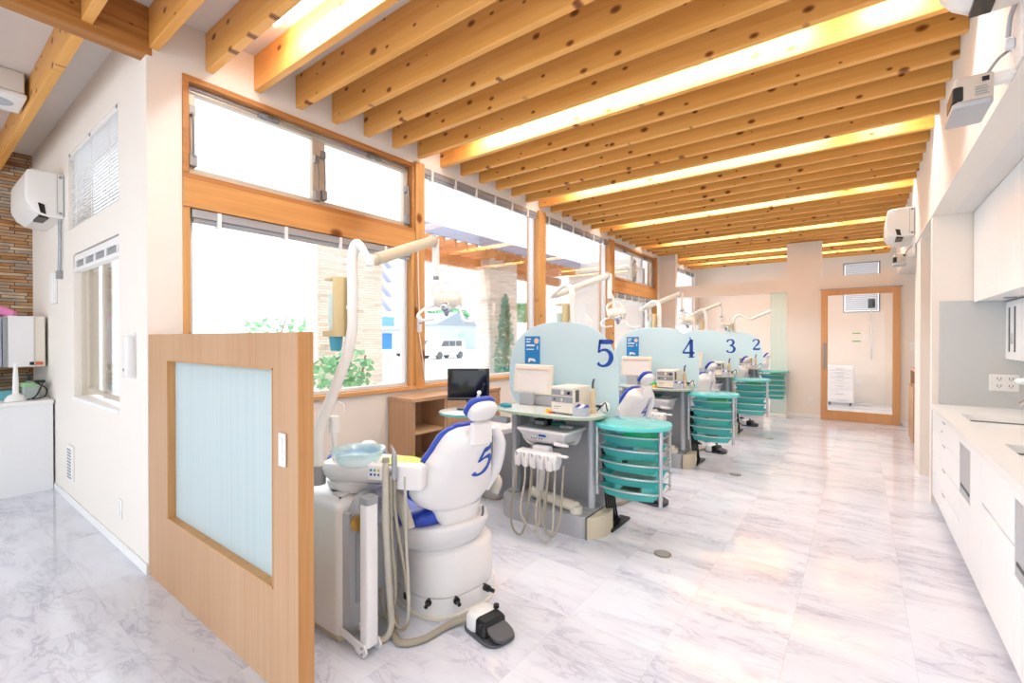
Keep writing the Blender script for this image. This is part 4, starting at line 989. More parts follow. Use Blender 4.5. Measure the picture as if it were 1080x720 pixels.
def shell_loft(m, wk, db, df, s0=0., s1=1., off=0., n=26, nu=28):
    rings = []
    for i in range(n+1):
        s = s0+(s1-s0)*i/n; w = max(.02, halfw(min(1, max(0, s)))+wk)
        ce = min(1, min(i/n, 1-i/n)/.12); k = .35+.65*math.sqrt(ce*(2-ce)); p = spine(s); ring = []
        for j in range(nu):
            a = 2*PI*j/nu; c, sn = math.cos(a), math.sin(a)
            y = w*math.copysign(abs(c)**PEX, c); d = (db if sn > 0 else df)*math.copysign(abs(sn)**.9, sn)*k+off
            q = p+SN*d; ring.append((q.x, CY+y, q.z))
        rings.append(ring)
    m.loft(rings); return m

def seatring(x, z, w, h, nu=24, e=.55, cy=None):
    r = []
    for j in range(nu):
        a = 2*PI*j/nu; c, s = math.cos(a), math.sin(a)
        r.append((x, (CY if cy is None else cy)+w*math.copysign(abs(c)**e, c), z+h*math.copysign(abs(s)**.8, s)))
    return r
def smooth_rings(K, n=5):
    """interpolate parameter tuples with catmull"""
    o = []
    for i in range(len(K)-1):
        a = K[max(i-1, 0)]; b = K[i]; c = K[i+1]; d = K[min(i+2, len(K)-1)]
        for k in range(n):
            t = k/n; o.append(tuple(.5*((2*q)+(r-p)*t+(2*p-5*q+4*r-s)*t*t+(3*q-p-3*r+s)*t**3) for p, q, r, s in zip(a, b, c, d)))
    o.append(K[-1]); return o

def make_chair(k):
    n = NUM[k]
    lab = ('white and blue dental treatment chair numbered %s on its backrest, %s' % (n, WHERE[k])) if k < 4 else 'white dental chair mostly hidden behind the screen numbered 2'
    t = thing('dental_chair', lab, 'dental chair', (-1.78, 1.76, 0), 'dental treatment chairs')
    # pedestal
    o = rrect(-1.95, 1.79, .69, .50, .20, 10)
    MB().prism(inset(o, -.012), 0, .018, .006).build('floor_flange', CREAM, t)
    b = MB().prism(o, .018, .10, 0).build('base_skirt', SHELL, t)
    cap = MB(); oo = inset(o, .006)
    rings = [[(x, y, .104) for x, y in oo], [(x, y, .27+.03*(x+2.35)/.7) for x, y in oo]]
    for q in range(1, 6):
        a = PI/2*q/5; rings.append([(x, y, .27+.03*(x+2.35)/.7+.05*math.sin(a)) for x, y in inset(oo, .10*(1-math.cos(a)))])
    cap.loft(rings).build('base_cover', SHELL, t)
    for (x, y, nx, ny) in ((-1.705, 1.59, .6, -.8), (-1.628, 1.69, .95, -.3), (-1.606, 1.87, 1, .1)):
        d = Vector((nx, ny, 0)).normalized(); p = Vector((x, y, .085))
        kb = MB().cyl(p-d*.012, p+d*.028, .017, n=14).cyl(p+d*.026, p+d*.062, .010, n=12).build('pedal_knob', BLACK, t)
    MB().box(-1.86, 1.532, .055, -1.83, 1.542, .085).build('vent_slot', BLACK, t)
    # under-seat bowl
    K = [(.29, .24, .17), (.315, .285, .205), (.34, .315, .228), (.375, .345, .246), (.41, .364, .256), (.435, .37, .258), (.445, .358, .25)]
    m = MB(); m.loft([ell(-1.93, CY+.02, rx, ry, 36, 2.5) and [(x, y, z+.035*(x+1.93)/.37*(1 if z > .34 else .6)) for x, y in ell(-1.93, CY+.04, rx, ry, 36, 2.5)] for z, rx, ry in smooth_rings(K, 3)])
    m.build('seat_shell', SHELL, t, smooth=60)
    # hip panel continuing the backrest down to the seat shell
    rings = []
    for i in range(11):
        f = i/10; sv = .07-.30*f; w = [.155, .150, .138, .12, .07][min(4, int(f*4))]; w2 = [.155, .150, .138, .12, .07][min(4, int(f*4)+1)]; w += (w2-w)*(f*4-int(f*4)) if f < 1 else 0
        pp = Vector((-1.665+.10*sv+.03*f*f, 0, .545+.42*sv)); kk = 1 if f < .8 else 1-.5*(f-.8)/.2; ring = []
        for j in range(24):
            a = 2*PI*j/24; c, sn = math.cos(a), math.sin(a)
            qv = pp+SN*((.108 if sn > 0 else .03)*math.copysign(abs(sn)**.7, sn)*kk-.04)
            ring.append((qv.x, CY+.03+w*math.copysign(abs(c)**.7, c), qv.z))
        rings.append(ring)
    MB().loft(rings).build('hip_cover', SHELL, t, smooth=60)
    m = MB(); m.tube([(-1.597, CY+.04, .437), (-1.587, CY+.10, .447), (-1.592, CY+.14, .48), (-1.605, CY+.155, .52)], .006, n=6); m.build('gap_seal', DGREY, t)
    # seat and leg cushions
    K = [(-1.66, .51, .14, .03), (-1.72, .505, .21, .05), (-1.9, .49, .25, .055), (-2.2, .495, .25, .055), (-2.40, .525, .236, .05), (-2.6, .565, .21, .045), (-2.78, .60, .185, .04), (-2.86, .602, .14, .025)]
    KK = smooth_rings(K, 4)
    m = MB(); m.loft([seatring(x, z, w, h) for x, z, w, h in KK]); m.build('seat_cushion', BLUE, t, smooth=60)
    m = MB(); m.loft([seatring(x, z-.05, w*.97, h*.9) for x, z, w, h in KK[8:]]); m.build('leg_rest_shell', SHELL, t, smooth=60)
    m = MB(); m.sell((-2.76, CY+.10, .66), .06, .05, .03, .8); m.build('foot_pad', SHELL, t)
    # backrest
    b = shell_loft(MB(), 0, DB, .01, off=OFF).build('backrest_shell', SHELL, t, smooth=60)
    shell_loft(MB(), .013, .03, .03, -.01, 1.02, OFF-.02).build('backrest_cushion', BLUE, t, smooth=60)
    m = MB(); h = .165
    glyph(m, n, lambda u, v, l: backpt(.50+v*h/.46, .0+u*h*1.15, l), .12); m.build('number_print', NAVY, b, smooth=0)
    # rear side fin on the far edge
    m = MB(); m.tube([(-1.63, CY+.20, .60), (-1.57, CY+.215, .72), (-1.52, CY+.195, .86), (-1.52, CY+.16, .95)], [.02, .03, .034, .022], n=10); m.build('side_fin', SHELL, t, smooth=60)
    # neck plate and headrest
    sp = spine(.92)+SN*.062; sq = spine(1.13)+SN*.015
    m = MB(); a, c = Vector((sp.x, CY+.015, sp.z)), Vector((sq.x+.005, CY+.02, sq.z)); d = (c-a); 
    rings = []
    for i in range(7):
        p = a+d*i/6; w = .072-.008*i/6
        rings.append([tuple(p+Vector((0, y, 0))+SN*dd) for y, dd in ((-w, -.012), (-w*.9, .012), (0, .022), (w*.9, .012), (w, -.012), (0, -.018))])
    m.loft(rings); m.build('neck_plate', SHELL, t, bevel=.006, smooth=50)
    hc = Vector((-1.470, CY+.03, 1.056)); Tm = Matrix.Rotation(R(38), 3, 'Y')
    m = MB(); m.sell(hc+Vector((.010, 0, -.008)), .034, .080, .054, .72, T=Tm); hr = m.build('headrest', SHELL, t, smooth=60)
    m = MB(); m.sell(hc+Vector((-.018, 0, .014)), .020, .084, .058, .6, T=Tm); m.build('headrest_cushion', BLUE, hr, smooth=60)
    m = MB(); m.tube([(-1.47, CY+.085, 1.065), (-1.475, CY+.10, 1.09), (-1.487, CY+.095, 1.105)], [.017, .016, .010], n=8); m.build('headrest_horn', BLUE, hr, smooth=60)
    # near arm rest
    m = MB(); m.tube([(-1.90, CY-.285, .755), (-1.79, CY-.285, .715), (-1.70, CY-.282, .63), (-1.625, CY-.275, .515)], [.018, .026, .032, .026], n=12); m.build('armrest', HOSE, t, smooth=60)
    m = MB(); m.tube([(-1.62, CY+.25, .56), (-1.63, CY+.28, .62), (-1.72, CY+.28, .66)], [.02, .028, .024], n=10); m.build('armrest', HOSE, t, smooth=60)
    t.location = Vector(t.location)+Vector((.01, PITCH*k+.03, 0)); t.rotation_euler.z = R(-9)
    return t

# ---- spittoon unit with lamp ------------------------------------------
def polar(p, ang, l, dz=0): return Vector((p[0]+l*math.cos(R(ang)), p[1]+l*math.sin(R(ang)), p[2]+dz))
def make_spittoon(k, pipe_ang, pipe_len, arm_ang, arm_len, drop_dx=0.):
    lab = ('white spittoon unit with an aqua glass bowl and lamp pole beside chair %s' % NUM[k]) if k < 4 else 'lamp pole and lamp rising behind the screen numbered 2'
    t = thing('spittoon_unit', lab, 'spittoon unit', (-2.1, 1.4, 0), 'spittoon units with lamp poles')
    o = rrect(-2.16, 1.37, .52, .32, .03, 4)
    MB().prism(inset(o, .012), 0, .03).build('plinth', BEIGE, t)
    b = MB().prism(o, .03, .60, .0, .01).build('body', mat('body_white', '#e9e6df', .35, var=.01), t)
    MB().cyl((-2.05, 1.212, .19), (-2.05, 1.216, .19), .028, n=24).build('round_badge', GREYM, b)
    for z in (.1, .55): MB().cyl((-1.955, 1.212, z), (-1.955, 1.216, z), .007, n=10).build('screw_cap', PLAIN, b)
    K = [(.60, .0), (.625, -.006), (.645, .01), (.66, .045), (.672, .11)]
    MB().loft([[(x, y, z) for x, y in inset(o, d)] for z, d in K]).build('top_cover', SHELL, t, smooth=60)
    # service side
    MB().prism([(-1.9, 1.235), (-1.868, 1.25), (-1.868, 1.51), (-1.9, 1.52)], .05, .60, .01).build('side_panel', GREYM, t)
    p = MB().box(-1.869, 1.28, .17, -1.862, 1.52, .50).build('control_panel', GREYP, t, bevel=.004)
    for i, z in enumerate((.37, .33, .295)): MB().cyl((-1.863, 1.33, z), (-1.852, 1.33, z), .009, n=12).build('knob', BLACK, p)
    MB().box(-1.863, 1.32, .40, -1.855, 1.34, .44).build('socket', BLACK, p)
    MB().lathe([(.012, 0), (.012, .05)], (-1.852, 1.33, .22), 12).build('valve', CHROME, p)
    MB().box(-1.863, 1.31, .185, -1.855, 1.335, .205).build('tap', TEALD, p)
    # cup holder cowl with brass ring
    m = MB(); m.sell((-1.86, 1.33, .60), .035, .075, .085, .8); c = m.build('cowl', GREYM, t, smooth=60)
    m = MB(); m.cyl((-1.845, 1.275, .56), (-1.815, 1.262, .56), .033, .036, n=20); rg = m.build('brass_ring', mat('brass', '#b08a45', .35, metal=.7), c)
    # front support column with foot bracket
    MB().prism(rrect(-1.74, 1.262, .060, .06, .012, 3), .045, .695).build('column', SHELL, t)
    MB().prism(rrect(-1.74, 1.262, .066, .066, .014, 3), .67, .70).build('column_cap', GREYP, t)
    m = MB(); m.loft([[(x, y, z) for x, z in ((-1.92, .075), (-1.80, .062), (-1.725, .06), (-1.705, .03), (-1.725, .002), (-1.76, .006), (-1.80, .03), (-1.92, .045))] for y in (1.222, 1.231)])
    m.loft([[(x, y+.075, z) for x, z in ((-1.92, .075), (-1.80, .062), (-1.725, .06), (-1.705, .03), (-1.725, .002), (-1.76, .006), (-1.80, .03), (-1.92, .045))] for y in (1.222, 1.231)])
    br = m.build('foot_bracket', SHELL, t)
    for z in (.045, .018): MB().cyl((-1.735, 1.216, z), (-1.735, 1.223, z), .006, n=10).build('bolt', GREYP, br)
    # deck, turned a little towards the chair
    DT = Matrix.Translation((-2.05, 1.32, -.05)) @ Matrix.Rotation(R(24), 4, 'Z') @ Matrix.Diagonal((.87, 1, 1, 1)) @ Matrix.Translation((2.05, -1.32, 0))
    def dm(): m = MB(); m.T = DT; return m
    P = [(-2.14, 1.30), (-2.10, 1.235), (-2.0, 1.215), (-1.86, 1.225), (-1.74, 1.235), (-1.58, 1.24), (-1.53, 1.26), (-1.52, 1.32), (-1.56, 1.40), (-1.70, 1.47), (-1.88, 1.49), (-2.05, 1.46), (-2.13, 1.39)]
    Q = catm2(P)
    K = [(.752, .075), (.768, .04), (.80, .01), (.83, .0), (.846, .006), (.854, .022)]
    dm().loft([[(x, y, z) for x, y in inset(Q, d)] for z, d in K]).build('deck', SHELL, t, smooth=60)
    MB().lathe([(.13, 0), (.145, .05), (.10, .075)], (-2.03, 1.40, .66), 24).build('deck_stem', SHELL, t)
    bc = (-1.935, 1.345, .782)
    MB().lathe([(.03, .0), (.06, .003), (.09, .02), (.112, .05), (.123, .078), (.128, .081), (.126, .086), (.119, .082), (.108, .055), (.085, .027), (.055, .012), (.02, .010)], bc, 40).build('glass_bowl', AQUA, t, smooth=60)
    dm().prism(catm2([(-1.82, 1.38), (-1.76, 1.28), (-1.64, 1.275), (-1.56, 1.30), (-1.57, 1.37), (-1.68, 1.43)]), .853, .862).build('lime_mat', LIME, t)
    m = dm(); m.prism(rrect(-1.755, 1.228, .11, .05, .02, 4), .80, .872, .012, .008); m.build('control_pad', SHELL, t)
    for i in range(3):
        for j in range(2):
            col = [TEALD, NAVY, GREEN, NAVY, YELLOW, TEALD][i*2+j]
            m = dm(); m.cyl((-1.78+i*.022, 1.200, .848-.02*j), (-1.78+i*.022, 1.206, .848-.02*j), .006, n=8); m.build('button', col, t)
    # instrument holder and hoses
    m = dm(); m.prism(rrect(-1.60, 1.268, .18, .075, .025, 5), .755, .868, .012, .01); h = m.build('instrument_holder', SHELL, t)
    MB().tube([(-1.715, 1.335, .845), (-1.715, 1.333, .80), (-1.715, 1.335, .55), (-1.735, 1.37, .22), (-1.735, 1.38, .07), (-1.745, 1.35, .018), (-1.79, 1.31, .02), (-1.87, 1.36, .10)], [.012, .017, .015, .015, .015], n=10, sm=8).build('suction_hose', HOSE, t, smooth=60)
    MB().cyl((-1.715, 1.335, .84), (-1.715, 1.335, .86), .017, .014, n=12).build('hose_tip', HOSED, t)
    for i, PP in enumerate(([(-1.69, 1.365, .79), (-1.69, 1.37, .60), (-1.665, 1.41, .28), (-1.675, 1.43, .08), (-1.74, 1.41, .03), (-1.81, 1.40, .09), (-1.87, 1.42, .20)],
                            [(-1.66, 1.40, .77), (-1.66, 1.405, .5), (-1.655, 1.415, .20), (-1.69, 1.43, .06), (-1.76, 1.42, .05), (-1.87, 1.46, .16)],
                            [(-1.70, 1.35, .78), (-1.705, 1.36, .5), (-1.715, 1.39, .25), (-1.75, 1.40, .10), (-1.80, 1.41, .11), (-1.87, 1.50, .2)])):
        MB().tube(PP, .0075, n=8, sm=8).build('instrument_hose', HOSE if i % 2 else HOSED, t, smooth=60)
    MB().tube([(-1.69, 1.362, .76), (-1.69, 1.362, .86), (-1.705, 1.37, .885), (-1.735, 1.38, .905)], [.013, .013, .007, .004], n=8).build('syringe', ALUG, t, smooth=60)
    # cup filler and saliva hook
    m = MB(); m.cyl((-2.07, 1.30, .935), (-2.07, 1.30, 1.02), .026, n=16); m.cyl((-2.07, 1.30, .80), (-2.07, 1.30, .935), .012, n=10); m.build('cup_filler', PLAIN, t, bevel=.004)
    MB().tube([(-2.075, 1.31, .95), (-2.08, 1.31, 1.05), (-2.06, 1.31, 1.085), (-2.01, 1.31, 1.08), (-2.0, 1.31, 1.04)], .005, n=6).build('water_spout', PLAIN, t)
    # pole, cup dispenser
    pt = Vector((-2.0, 1.357, 1.86))
    E1 = polar(pt, pipe_ang, pipe_len, -.085)
    MB().cyl((-2.085, 1.225, .70), (-2.085, 1.225, .79), .034, n=20).build('pole_collar', GREYP, t)
    MB().tube([(-2.085, 1.225, .75), (-2.085, 1.225, .94), (-2.063, 1.259, 1.06), (-2.038, 1.298, 1.19), (-2.014, 1.335, 1.316), (-2.001, 1.355, 1.44), (-2.0, 1.357, 1.58), (-2.0, 1.357, 1.73)], .026, n=14, sm=8).build('pole', LAMPW, t, smooth=60)
    MB().cyl((-2.0, 1.357, 1.545), (-2.0, 1.357, 1.56), .031, n=16).build('pole_ring', LAMPW, t)
    h1 = polar((pt.x, pt.y, 1.89), pipe_ang, pipe_len*.22)
    MB().tube([(-2.0, 1.357, 1.70), (-2.0, 1.357, 1.79), tuple(polar((pt.x, pt.y, 1.852), pipe_ang, pipe_len*.12)), tuple(polar((pt.x, pt.y, 1.862), pipe_ang, pipe_len*.4)), tuple(E1)], [.026, .026, .025, .02, .016], n=12, sm=8).build('pole_bend', LAMPW, t, smooth=60)
    cd = thing_part('cup_dispenser', t, MB().prism(rrect(-2.05, 1.33, .035, .085, .006, 2), 1.41, 1.705, .004), DISPB)
    MB().box(-2.15, 1.285, 1.41, -2.04, 1.375, 1.44).build('cup_shelf', DISPB, cd, bevel=.004); MB().box(-2.14, 1.29, 1.69, -2.04, 1.37, 1.705).build('top_plate', DISPB, cd, bevel=.004)
    m = MB()
    for i in range(14): m.lathe([(.030, 0), (.036, .05)], (-2.105, 1.33, 1.442+i*.010), 18)
    m.build('paper_cups', mat('paper_cup', '#d8e8e2', .6), cd)
    MB().lathe([(.026, 0), (.034, .07), (.031, .07), (.024, .004)], (-2.10, 1.33, 1.34), 20).build('cup', mat('cup_blue', '#58b4d2', .3), cd)
    # lamp arm
    E2 = polar(E1, arm_ang, arm_len, .21)
    u = (E2-E1).normalized()
    MB().cyl(tuple(E1-Vector((0, 0, .02))), tuple(E1+Vector((0, 0, .03))), .022, n=14).build('arm_joint', LAMPW, t)
    MB().tube([tuple(E1), tuple(E1+u*.05), tuple(E1+u*.051), tuple(E2-u*.03), tuple(E2)], [.02, .024, .031, .029, .034], n=14, sm=0).build('lamp_arm', BEIGE if k == 0 else CREAM, t, smooth=40)
    D = E2+Vector((0, 0, -.21))
    MB().sell(tuple(E2), .03, .03, .038, .9).build('elbow', GREYM, t, smooth=60)
    MB().cyl(tuple(E2+Vector((u.x*.035, u.y*.035, .02))), tuple(D+Vector((u.x*.035, u.y*.035, 0))), .021, n=14).build('drop_tube', LAMPW, t, bevel=.004)
    D = D+Vector((u.x*.035, u.y*.035, 0))
    MB().cyl(tuple(D), tuple(D+Vector((0, 0, -.02))), .019, n=12).build('drop_cap', GREYP, t)
    hc = D+Vector((drop_dx*.8+.05, drop_dx*.6+.04, -.14))
    MB().tube([tuple(D+Vector((.01, 0, .05))), tuple(D+Vector((.03, .02, -.02))), tuple(hc+Vector((-.02, -.02, .05)))], .013, n=10).build('neck', LAMPW, t)
    rx = Vector((.8, .6, 0)); fw = Vector((.62, -.70, -.35)).normalized(); up = rx.cross(fw)*-1
    if up.z < 0: up = -up
    Tm = Matrix((rx, fw, up)).transposed()
    hd = MB().sell(tuple(hc), .088, .07, .05, .8, T=Tm).build('lamp_head', CREAM, t, smooth=60)
    MB().sell(tuple(hc+fw*.045-up*.025), .04, .035, .035, .9, T=Tm).build('reflector', CHROME, hd, smooth=60)
    MB().sell(tuple(hc+fw*.06-up*.055), .016, .016, .03, .9, T=Tm).build('bulb_cover', GREYP, hd, smooth=60)
    # yoke and the two handles
    pts = lambda L_: [tuple(hc+rx*a+fw*b+up*c) for a, b, c in L_]
    MB().tube(pts([(-.075, -.02, .0), (-.085, -.03, .06), (-.03, -.04, .10), (.03, -.03, .09), (.08, -.02, .02), (.09, 0, -.05)]), [.010, .012, .012, .012, .010], n=8).build('yoke', LAMPW, hd, smooth=60)
    for s in (-1, 1):
        MB().tube(pts([(s*.06, .02, -.03), (s*.11, .05, -.035), (s*.155, .08, -.055), (s*.165, .11, -.075), (s*.13, .135, -.085), (s*.07, .13, -.08)]) if s < 0 else pts([(.075, .01, -.04), (.09, .05, -.08), (.11, .10, -.10), (.16, .12, -.10), (.20, .10, -.09)]), [.008, .009, .009, .008, .006], n=8).build('handle', LAMPW, hd, smooth=60)
    t.location = Vector(t.location)+Vector((0, PITCH*k, 0))
    return t
def thing_part(name, parent, mb, m): return mb.build(name, m, parent, smooth=40)
def catm2(P): return [(p.x, p.y) for p in catmull([(x, y, 0) for x, y in P]+[(P[0][0], P[0][1], 0)], 5)[:-1]]

# ---- foot control ------------------------------------------------------
def make_pedal(k):
    t = thing('foot_control', 'white and black foot control with beige hose by chair %s' % NUM[k], 'foot control', (-1.41, 1.70, 0), 'foot controls')
    ax = Matrix.Translation((-1.41, 1.70, 0)) @ Matrix.Rotation(R(-12), 4, 'Z')
    m = MB(); m.T = ax; m.prism(rrect(0, 0, .25, .17, .06, 6), 0, .012, .004); m.build('base_plate', DGREY, t)
    m = MB(); m.T = ax; o = rrect(-.06, 0, .11, .15, .045, 6); m.loft([[(x, y, z) for x, y in inset(o, d)] for z, d in ((.01, 0), (.05, .0), (.075, .008), (.088, .025))]); m.build('housing', PLAIN, t, smooth=50)
    m = MB(); m.T = ax; o = rrect(.01, -.0, .08, .14, .02, 4); m.loft([[(x, y, z) for x, y in inset(o, d)] for z, d in ((.012, 0), (.07, .002), (.082, .012))]); m.build('pedal_body', BLACK, t, smooth=50)
    m = MB(); m.T = ax; m.loft([[(x, y, z+.03*(.13-x)/.1) for x, y in ell(.085, 0, .05, .058, 24, 3)] for z in (.022, .034)]); m.build('pedal_pad', DGREY, t, smooth=50)
    m = MB(); m.T = ax; m.cyl((.03, -.066, .06), (.03, -.066, .075), .012, n=12); m.build('pedal_button', BLACK, t)
    m = MB(); m.T = ax; m.cyl((-.02, .06, .085), (-.02, .06, .10), .014, n=12); m.build('pedal_button', BLACK, t)
    MB().tube([(-1.52, 1.70, .03), (-1.58, 1.60, .018), (-1.60, 1.46, .016), (-1.66, 1.38, .016), (-1.74, 1.40, .016), (-1.80, 1.46, .03), (-1.86, 1.48, .08)], .016, n=10, sm=10).build('floor_hose', HOSED, t, smooth=60)
    t.location = Vector(t.location)+Vector((0, PITCH*k, 0))
    return t

# ---- instrument cabinet with numbered screen ---------------------------
def make_cabinet(k):
    n = NUM[k]
    t = thing('instrument_cabinet', 'grey instrument cabinet with the cyan screen numbered %s, %s' % (n, WHERE[k]), 'instrument cabinet', (-1.84, 3.07, 0), 'instrument cabinets with numbered screens')
    o = rrect(-1.875, 3.07, .89, .40, .17, 8)
    ol = [(min(x, -1.512), y) for x, y in o]; 
    seen = []; [seen.append(p) for p in ol if not seen or (Vector(p)-Vector(seen[-1])).length > 1e-5]
    MB().prism(seen, 0, .152, .004).build('base', GREYM, t)
    orr = [(max(x, -1.512), y) for x, y in o]; seen = []; [seen.append(p) for p in orr if not seen or (Vector(p)-Vector(seen[-1])).length > 1e-5]
    MB().prism(seen, 0, .152, .006).build('base_cap', BEIGE, t)
    MB().box(-1.50, 3.1, 0, -1.415, 3.42, .02).build('floor_plate', BLACK, t, bevel=.004)
    for x in (-2.255, -1.56):
        p = MB().cyl((x, 3.05, .15), (x, 3.05, .835), .027, n=20).build('post', mat('post_grey', '#c3c5cb', .35, metal=.25), t)
        MB().lathe([(.055, 0), (.055, .012), (.042, .018)], (x, 3.05, .152), 24).build('flange', GREYP, p)
    MB().box(-2.24, 3.20, .152, -1.53, 3.24, .835).build('back_panel', GREYM, t)
    MB().box(-2.24, 3.06, .152, -2.21, 3.20, .835).build('side_panel', GREYP, t)
    ot = ell(-1.89, 2.985, .45, .225, 64, 2.9)
    MB().prism(ot, .838, .856).build('table_edge', TABLEE, t)
    MB().prism(inset(ot, .002), .856, .862).build('table_top', TABLEG, t)
    # screen
    cx, hw, zb, zt = -1.965, .515, .80, 1.535
    pts = []
    for i in range(49):
        a = PI*i/48; pts.append((cx+hw*math.copysign(abs(math.cos(a))**.80, math.cos(a)), 1.09+(zt-1.09)*abs(math.sin(a))**.84))
    pts += [(cx-hw, 1.0), (cx-hw*.985, .95), (cx-hw*.92, .885), (cx-hw*.84, .84), (cx-hw*.78, zb), (cx+hw*.88, zb), (cx+hw*.95, .84), (cx+hw, .90), (cx+hw, 1.0)]
    s = MB().loft([[(x, y, z) for x, z in pts] for y in (3.272, 3.284)]).build('screen', PANELM, t, smooth=25)
    m = MB(); h = .205
    glyph(m, n, lambda u, v, l: (cx+.335+u*h*.95, 3.272-l, 1.185+v*h)); m.build('number_print', NAVY, s, smooth=0)
    if k < 3:
        px, pz, pw, ph = cx-.345, 1.185, .155, .235
        ps = MB().box(px, 3.268, pz, px+pw, 3.2715, pz+ph).build('poster', POSTER, s, smooth=0)
        m = MB(); f = lambda a, b, c, d: m.box(px+a*pw, 3.2665, pz+b*ph, px+c*pw, 3.268, pz+d*ph)
        f(.10, .88, .42, .92); f(.10, .78, .36, .82); f(.10, .64, .66, .70); f(.12, .51, .60, .545)
        f(.82, .52, .87, .66)
        m.loft([[(px+a*pw, y, pz+b*ph) for a, b in ((.24, .06), (.24, .16), (.30, .21), (.62, .19), (.72, .12), (.70, .08), (.38, .13), (.34, .06))] for y in (3.2665, 3.268)])
        m.build('poster_print', PRINTW, ps, smooth=0)
        MB().cyl((px+.78*pw, 3.2665, pz+.83*ph), (px+.78*pw, 3.268, pz+.83*ph), .024, n=20).build('poster_seal', mat('seal_peach', '#f2d4bf', .6), ps, smooth=0)
    # doctor's tray unit under the table
    tz = .742
    K = [(tz, 0), (tz-.014, -.002), (tz-.024, .012), (tz-.05, .035), (tz-.085, .05), (tz-.115, .085), (tz-.125, .12)]
    oo = rrect(-1.835, 2.945, .43, .33, .03, 5)
    tr = MB().loft([[(x, y, z) for x, y in inset(oo, d)] for z, d in K]).build('doctor_tray', SHELL, t, smooth=50)
    MB().prism(inset(oo, .018), tz, tz+.003).build('tray_mat', GREYM, tr)
    MB().box(-1.86, 2.802, tz-.05, -1.80, 2.812, tz-.035).build('display', NAVY, tr)
    m = MB(); m.tube([(-1.72, 2.80, tz-.085), (-1.66, 2.80, tz-.088), (-1.615, 2.81, tz-.09)], [.016, .014, .010], n=10); m.box(-1.93, 2.800, tz-.06, -1.88, 2.808, tz-.055); m.build('tray_handle', SHELL, tr, smooth=50)
    for i in range(5): MB().cyl((-1.92+i*.022, 2.802, tz-.066), (-1.92+i*.022, 2.798+.003, tz-.066), .006, n=8).build('button', DGREY, tr)
    # handpiece holder, hoses
    hb = MB().loft([[(x, 2.745+a, .555+b) for a, b in ((-.06, -.055), (-.065, .01), (-.045, .045), (.03, .05), (.04, -.02), (0, -.06))] for x in (-1.985, -1.975, -1.66, -1.65)]).build('handpiece_holder', SHELL, t, bevel=.008)
    MB().box(-1.90, 2.78, .58, -1.76, 2.84, .625).build('holder_arm', SHELL, t, bevel=.006); MB().box(-1.66, 2.72, .585, -1.58, 2.76, .60).build('side_rest', SHELL, t, bevel=.006)
    for i in range(5):
        x = -1.95+i*.066
        m = MB(); m.loft([[(x-.022, 2.745+a, .555+b), (x+.022, 2.745+a, .555+b), (x+.018, 2.745+a-d, .555+b-.004), (x-.018, 2.745+a-d, .555+b-.004)] for a, b, d in ((-.062, .045, .02), (-.07, .0, .024), (-.064, -.055, .02))]); m.build('slot_lug', SHELL, hb, bevel=.005)
        m = MB(); m.tube([(x-.004, 2.655, .60), (x, 2.66, .585), (x+.003, 2.665, .545)], [.004, .007, .006], n=8); m.build('handpiece', STEEL, hb, smooth=60)
        rr = random.Random(i*5+1); b = .02+.05*(i % 3); dx = rr.uniform(-.03, .05)
        yb = 2.655-rr.uniform(0, .035)
        MB().tube([(x+.003, 2.665, .55), (x-.012+.012*(i % 2), 2.665, .40), (x-.02+dx*.3, yb, .20), (x+dx+.01, yb-.005, b+.05), (x+dx+.06, yb+.01, b), (x+dx+.10, yb+.02, b+.07), (x+dx*.5+.085, 2.70, .25), (x+.055, 2.77, .52)], .0075, n=8).build('handpiece_hose', HOSE if i % 2 else HOSED, t, smooth=60)
    m = MB(); m.tube([(-2.05, 3.0, .205), (-1.9, 2.975, .20), (-1.75, 2.95, .195), (-1.62, 2.93, .19)], .040, n=12); m.build('swing_arm', BEIGE if False else CREAM, t, smooth=60)
    MB().cyl((-1.62, 2.93, .152), (-1.62, 2.93, .20), .043, n=18).build('arm_pivot', CREAM, t)
    MB().tube([(-1.88, 2.86, .58), (-1.90, 2.9, .40), (-1.96, 2.97, .24)], [.04, .035, .03], n=10).build('support_arm', SHELL, t, smooth=60)
    m = MB()
    for i in range(5): m.tube([(-1.50+.008*i, 3.1+.012*i, .60), (-1.49+.01*i, 3.12+.012*i, .35), (-1.48+.012*i, 3.16+.012*i, .10), (-1.46, 3.25+.02*i, .025)], .008, n=6)
    m.build('cable_bundle', BLACK, t, smooth=60)
    t.location = Vector(t.location)+Vector((0, PITCH*k, 0))
    return t

